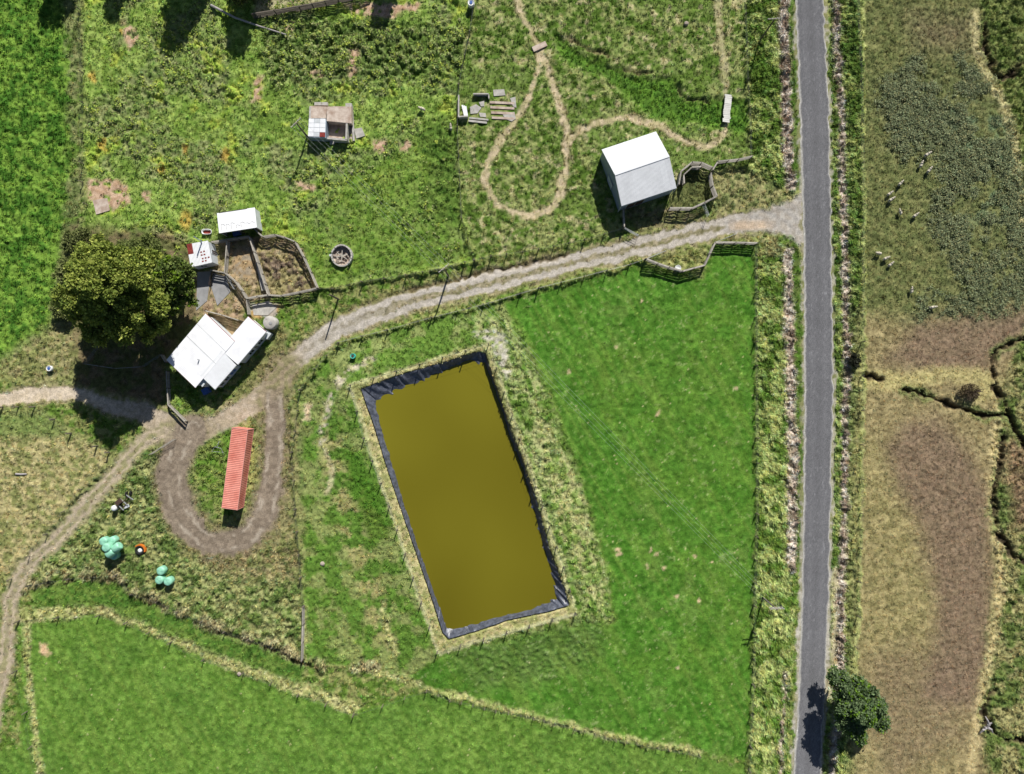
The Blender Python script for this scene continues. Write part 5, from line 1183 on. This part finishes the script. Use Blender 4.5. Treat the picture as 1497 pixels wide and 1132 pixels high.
def twig_bush():
    c = G(1414, 574); t = empty('bare_bush', c, 'bare dark twiggy bush beside the ditch in the crop field', 'bush'); r0 = random.Random(4)
    for k in range(34):
        a = r0.random() * 6.28; l = r0.uniform(.8, 1.9); e = Vector((math.cos(a) * l, math.sin(a) * l * .8, r0.uniform(.5, 1.6)))
        MB().tube([c, c + e * .5 + Vector((0, 0, .3)), c + e], .06, 4, .015).build('branch', 'bark', t)
        for q in range(3):
            f = r0.uniform(.4, .9); s0 = c + e * f; MB().tube([s0, s0 + Vector((r0.uniform(-.5, .5), r0.uniform(-.5, .5), r0.uniform(.1, .5)))], .025, 3, .01).build('twig', 'bark', t)
    g = np.random.default_rng(5); n = 260; cen = np.array([[math.cos(a) * q, math.sin(a) * q * .8, .5 + .6 * h_] for a, q, h_ in zip(g.random(n) * 6.28, 1.6 * np.sqrt(g.random(n)), g.random(n))])
    v, f, cc = leaf_cloud(cen, np.tile([0, 0, 1.0], (n, 1)), np.tile(lin((96, 84, 66)), (n, 1)), 4, .2, .12, 6); add('crown', np_mesh('crown', v, f, cc, M['leaf'], False), t)
twig_bush()
# shelter trees standing beyond the top edge whose shadows reach into view
for k, (px, py, h, r, lab) in enumerate([(122, -122, 13, 3.0, 'leftmost shelter tree beyond the top edge'), (205, -108, 11.5, 1.5, 'narrow second shelter tree from the left beyond the top edge'), (300, -82, 13.5, 2.4, 'third shelter tree from the left beyond the top edge'),
                                          (384, -58, 11.5, 2.1, 'fourth shelter tree from the left beyond the top edge'), (590, -88, 11, 1.6, 'rightmost shelter tree beyond the top edge')]):
    tree(G(px, py), [(0, 0, h * f, r * q) for f, q in ((.28, 1.05), (.45, 1.05), (.62, .9), (.78, .72), (.9, .48))] + [(r * .6, 0, h * .35, r * .7), (-r * .6, .2, h * .4, r * .7)], h * .2, lab, (78, 98, 44), (50, 70, 32), 700, 12, .55, .35, 40 + k, .1, 'shelter_tree', .3, .55)
tree(G(352, 6), [(0, 0, 1.6, 1.3), (1.3, .3, 1.4, 1.2)], .8, 'olive bush at the top edge beside the old trunk', (128, 130, 76), (90, 98, 54), 260, 13, .3, .22, 60, .05, 'olive_bush', .1)
o = MB().tube([G(310, 10) + Vector((0, 0, .4)), G(345, 28) + Vector((0, 0, .4)), G(380, 40) + Vector((0, 0, .3)), G(426, 54) + Vector((0, 0, .2))], .2, 8, .1).solo('fallen_trunk', 'driftwood', G(370, 36)); tag(o, 'long grey fallen trunk near the top edge', 'fallen tree')

# ------------------------------------------------------------------ grass, weeds and crops
flatR = R.ravel(); Lf = L.ravel(); Df = D.ravel().copy(); Cf = allc
under = ((KIND == 5) | (basin > .3) | (inside > -3)).ravel(); Df[under] = 0
# nothing grows through roofs, slabs or the container
for pts in ([(885, 226), (955, 204), (982, 275), (912, 298)], [(302, 464), (250, 526), (288, 560), (344, 500)], [(362, 468), (386, 487), (318, 562), (296, 545)], [(322, 316), (372, 309), (374, 336), (324, 342)], [(280, 362), (304, 358), (310, 384), (282, 388)],
            [(456, 156), (514, 156), (516, 205), (452, 205)], [(345, 628), (365, 629), (350, 742), (328, 740)], [(289, 398), (309, 397), (303, 440), (287, 454)], [(311, 399), (331, 404), (337, 427), (318, 447)], [(369, 446), (404, 446), (392, 461), (371, 461)], [(486, 360), (516, 360), (516, 390), (486, 390)],
            [(778, 62), (800, 62), (800, 75), (778, 75)], [(1055, 138), (1070, 138), (1067, 183), (1054, 183)]):
    Df[(spoly(pts, 20, False) < 1.0).ravel()] = 0
def blades(name, weight, n_tuft, per, label, wd=.05, lean=(.5, 1.25), rad=.14, seed=1, bias=None, bright=1.2, lmul=1.0, clumpy=None, jit=.3, warm=.12):
    g = np.random.default_rng(seed); wt = np.clip(weight, 0, None); wt = wt / wt.sum()
    ti = g.choice(len(wt), n_tuft, p=wt)
    n = n_tuft * per; idx_ = np.repeat(ti, per)
    tj = np.repeat(g.uniform(-.12, .12, (n_tuft, 2)), per, 0); off = g.normal(size=(n, 2)) * rad
    base = allv[idx_].copy(); base[:, :2] += tj + off; base[:, 2] -= .02
    # drop blades that strayed onto bare ground
    iu = np.clip(np.round((CX + base[:, 0] * S - us[0]) / STEP).astype(int), 0, NU - 1); iv = np.clip(np.round((CY - base[:, 1] * S - vv[0]) / STEP).astype(int), 0, NV - 1)
    ok = Df[iv * NU + iu] > .03; base = base[ok]; idx_ = idx_[ok]; base[:, 2] = allv[(iv * NU + iu)[ok], 2] - .02
    tb = np.repeat(g.normal(1, jit, (n_tuft, 1)), per, 0)[ok]; tw = np.repeat(g.normal(0, warm, (n_tuft, 1)), per, 0)[ok]; ta = np.repeat(g.uniform(0, 6.283, n_tuft), per)[ok]; n = len(base)
    th = ta + g.normal(0, 1.3, n) if bias is None else bias + g.normal(0, .8, n)
    ph = g.uniform(lean[0], lean[1], n); ln = Lf[idx_] * g.uniform(.55, 1.35, n) * lmul
    dv = np.stack([np.sin(ph) * np.cos(th), np.sin(ph) * np.sin(th), np.cos(ph)], 1) * ln[:, None]
    sw = np.stack([-np.sin(th), np.cos(th), g.normal(0, .5, n)], 1) * (wd * g.uniform(.6, 1.4, n))[:, None]
    v = np.stack([base - sw, base + sw, base + dv], 1).reshape(-1, 3)
    col = Cf[idx_] * bright * np.clip(tb, .45, 1.7) * g.uniform(.7, 1.4, (n, 1)); col = col * np.concatenate([1 + tw, np.ones_like(tw), 1 - tw * .5], 1)  # blades raised above the ground tone: sunlit highlights put into their colour
    col = np.clip(col, .004, .8)
    o = add(name, np_mesh(name, v, np.arange(n * 3).reshape(-1, 3), np.repeat(col, 3, 0), M['blade'], False)); tag(o, label, 'grass', kind='stuff'); return o
vis = ((U > -40) & (U < 1540) & (V > -40) & (V < 1172)).ravel().astype(float)
short = (Lf < .19) ; crop_ = (CROPM.ravel() > .5); dead_ = DEADM.ravel() > .4
verge_ = (Lf > .38) & ~crop_ & ~dead_
W0 = Df * vis
blades('pasture_grass', W0 * (short & ~crop_ & ~dead_), 46000, 6, 'short green grass covering the grazed pastures', .045, (.6, 1.3), .14, 1)
blades('rough_grass', W0 * (~short & ~crop_ & ~dead_ & ~verge_) * (.5 + clump.ravel()), 60000, 7, 'longer rough grass covering the unkempt paddocks', .055, (.25, 1.15), .12, 2, jit=.36)
blades('roadside_grass', W0 * verge_ * (.4 + clump2.ravel()), 15000, 10, 'long pale grass leaning along the road and drains', .05, (.45, 1.3), .13, 3, math.radians(-58), jit=.36, bright=1.3)
blades('crop_stubble', W0 * crop_ * (.5 + row.ravel()), 40000, 5, 'dry stubble and thin green growth in the field right of the road', .05, (.4, 1.1), .12, 4)
blades('dead_grass', W0 * dead_, 3600, 9, 'dead pinkish grass tussocks filling the roadside drains', .05, (.5, 1.3), .16, 5, jit=.3, bright=1.3)
def broadleaf(name, weight, n, per, size, spread, cols, label, seed, zoff=.12, cat='plants'):
    g = np.random.default_rng(seed); wt = np.clip(weight, 0, None); ti = g.choice(len(wt), n, p=wt / wt.sum())
    cen = allv[ti] + np.concatenate([g.uniform(-.1, .1, (n, 2)), np.full((n, 1), zoff)], 1)
    cs = np.array([lin(c) for c in cols]); cl = cs[g.integers(0, len(cs), n)] * g.uniform(.8, 1.2, (n, 1))
    d = g.normal(size=(n, 3)); d[:, 2] = .2; v, f, c = leaf_cloud(cen, d, cl, per, size, spread, seed + 1, 2.0)
    o = add(name, np_mesh(name, v, f, c, M['leaf'], False)); tag(o, label, cat, kind='stuff')
dk = DARKM.ravel() * vis
broadleaf('crop_plants', np.clip(dk - .15, 0, 1) ** 1.4 * (sst(.35, .6, n3).ravel() + .1) * W0, 22000, 4, .2, .2, [(146, 154, 116), (122, 132, 94), (138, 150, 114), (150, 148, 104), (108, 118, 84)], 'dark bluish green leafy crop in the field right of the road', 81)
rm = pm(ROUGH, 4).ravel() * vis * W0
broadleaf('weeds', rm * sst(.5, .64, clump).ravel() * (.04 + sst(.52, .64, n1).ravel() + BELT.ravel()), 3200, 6, .26, .17, [(150, 172, 84), (122, 150, 70), (176, 190, 84), (108, 132, 66), (160, 166, 112)], 'leafy weeds and low shrubs of the rough ground at upper left', 83)
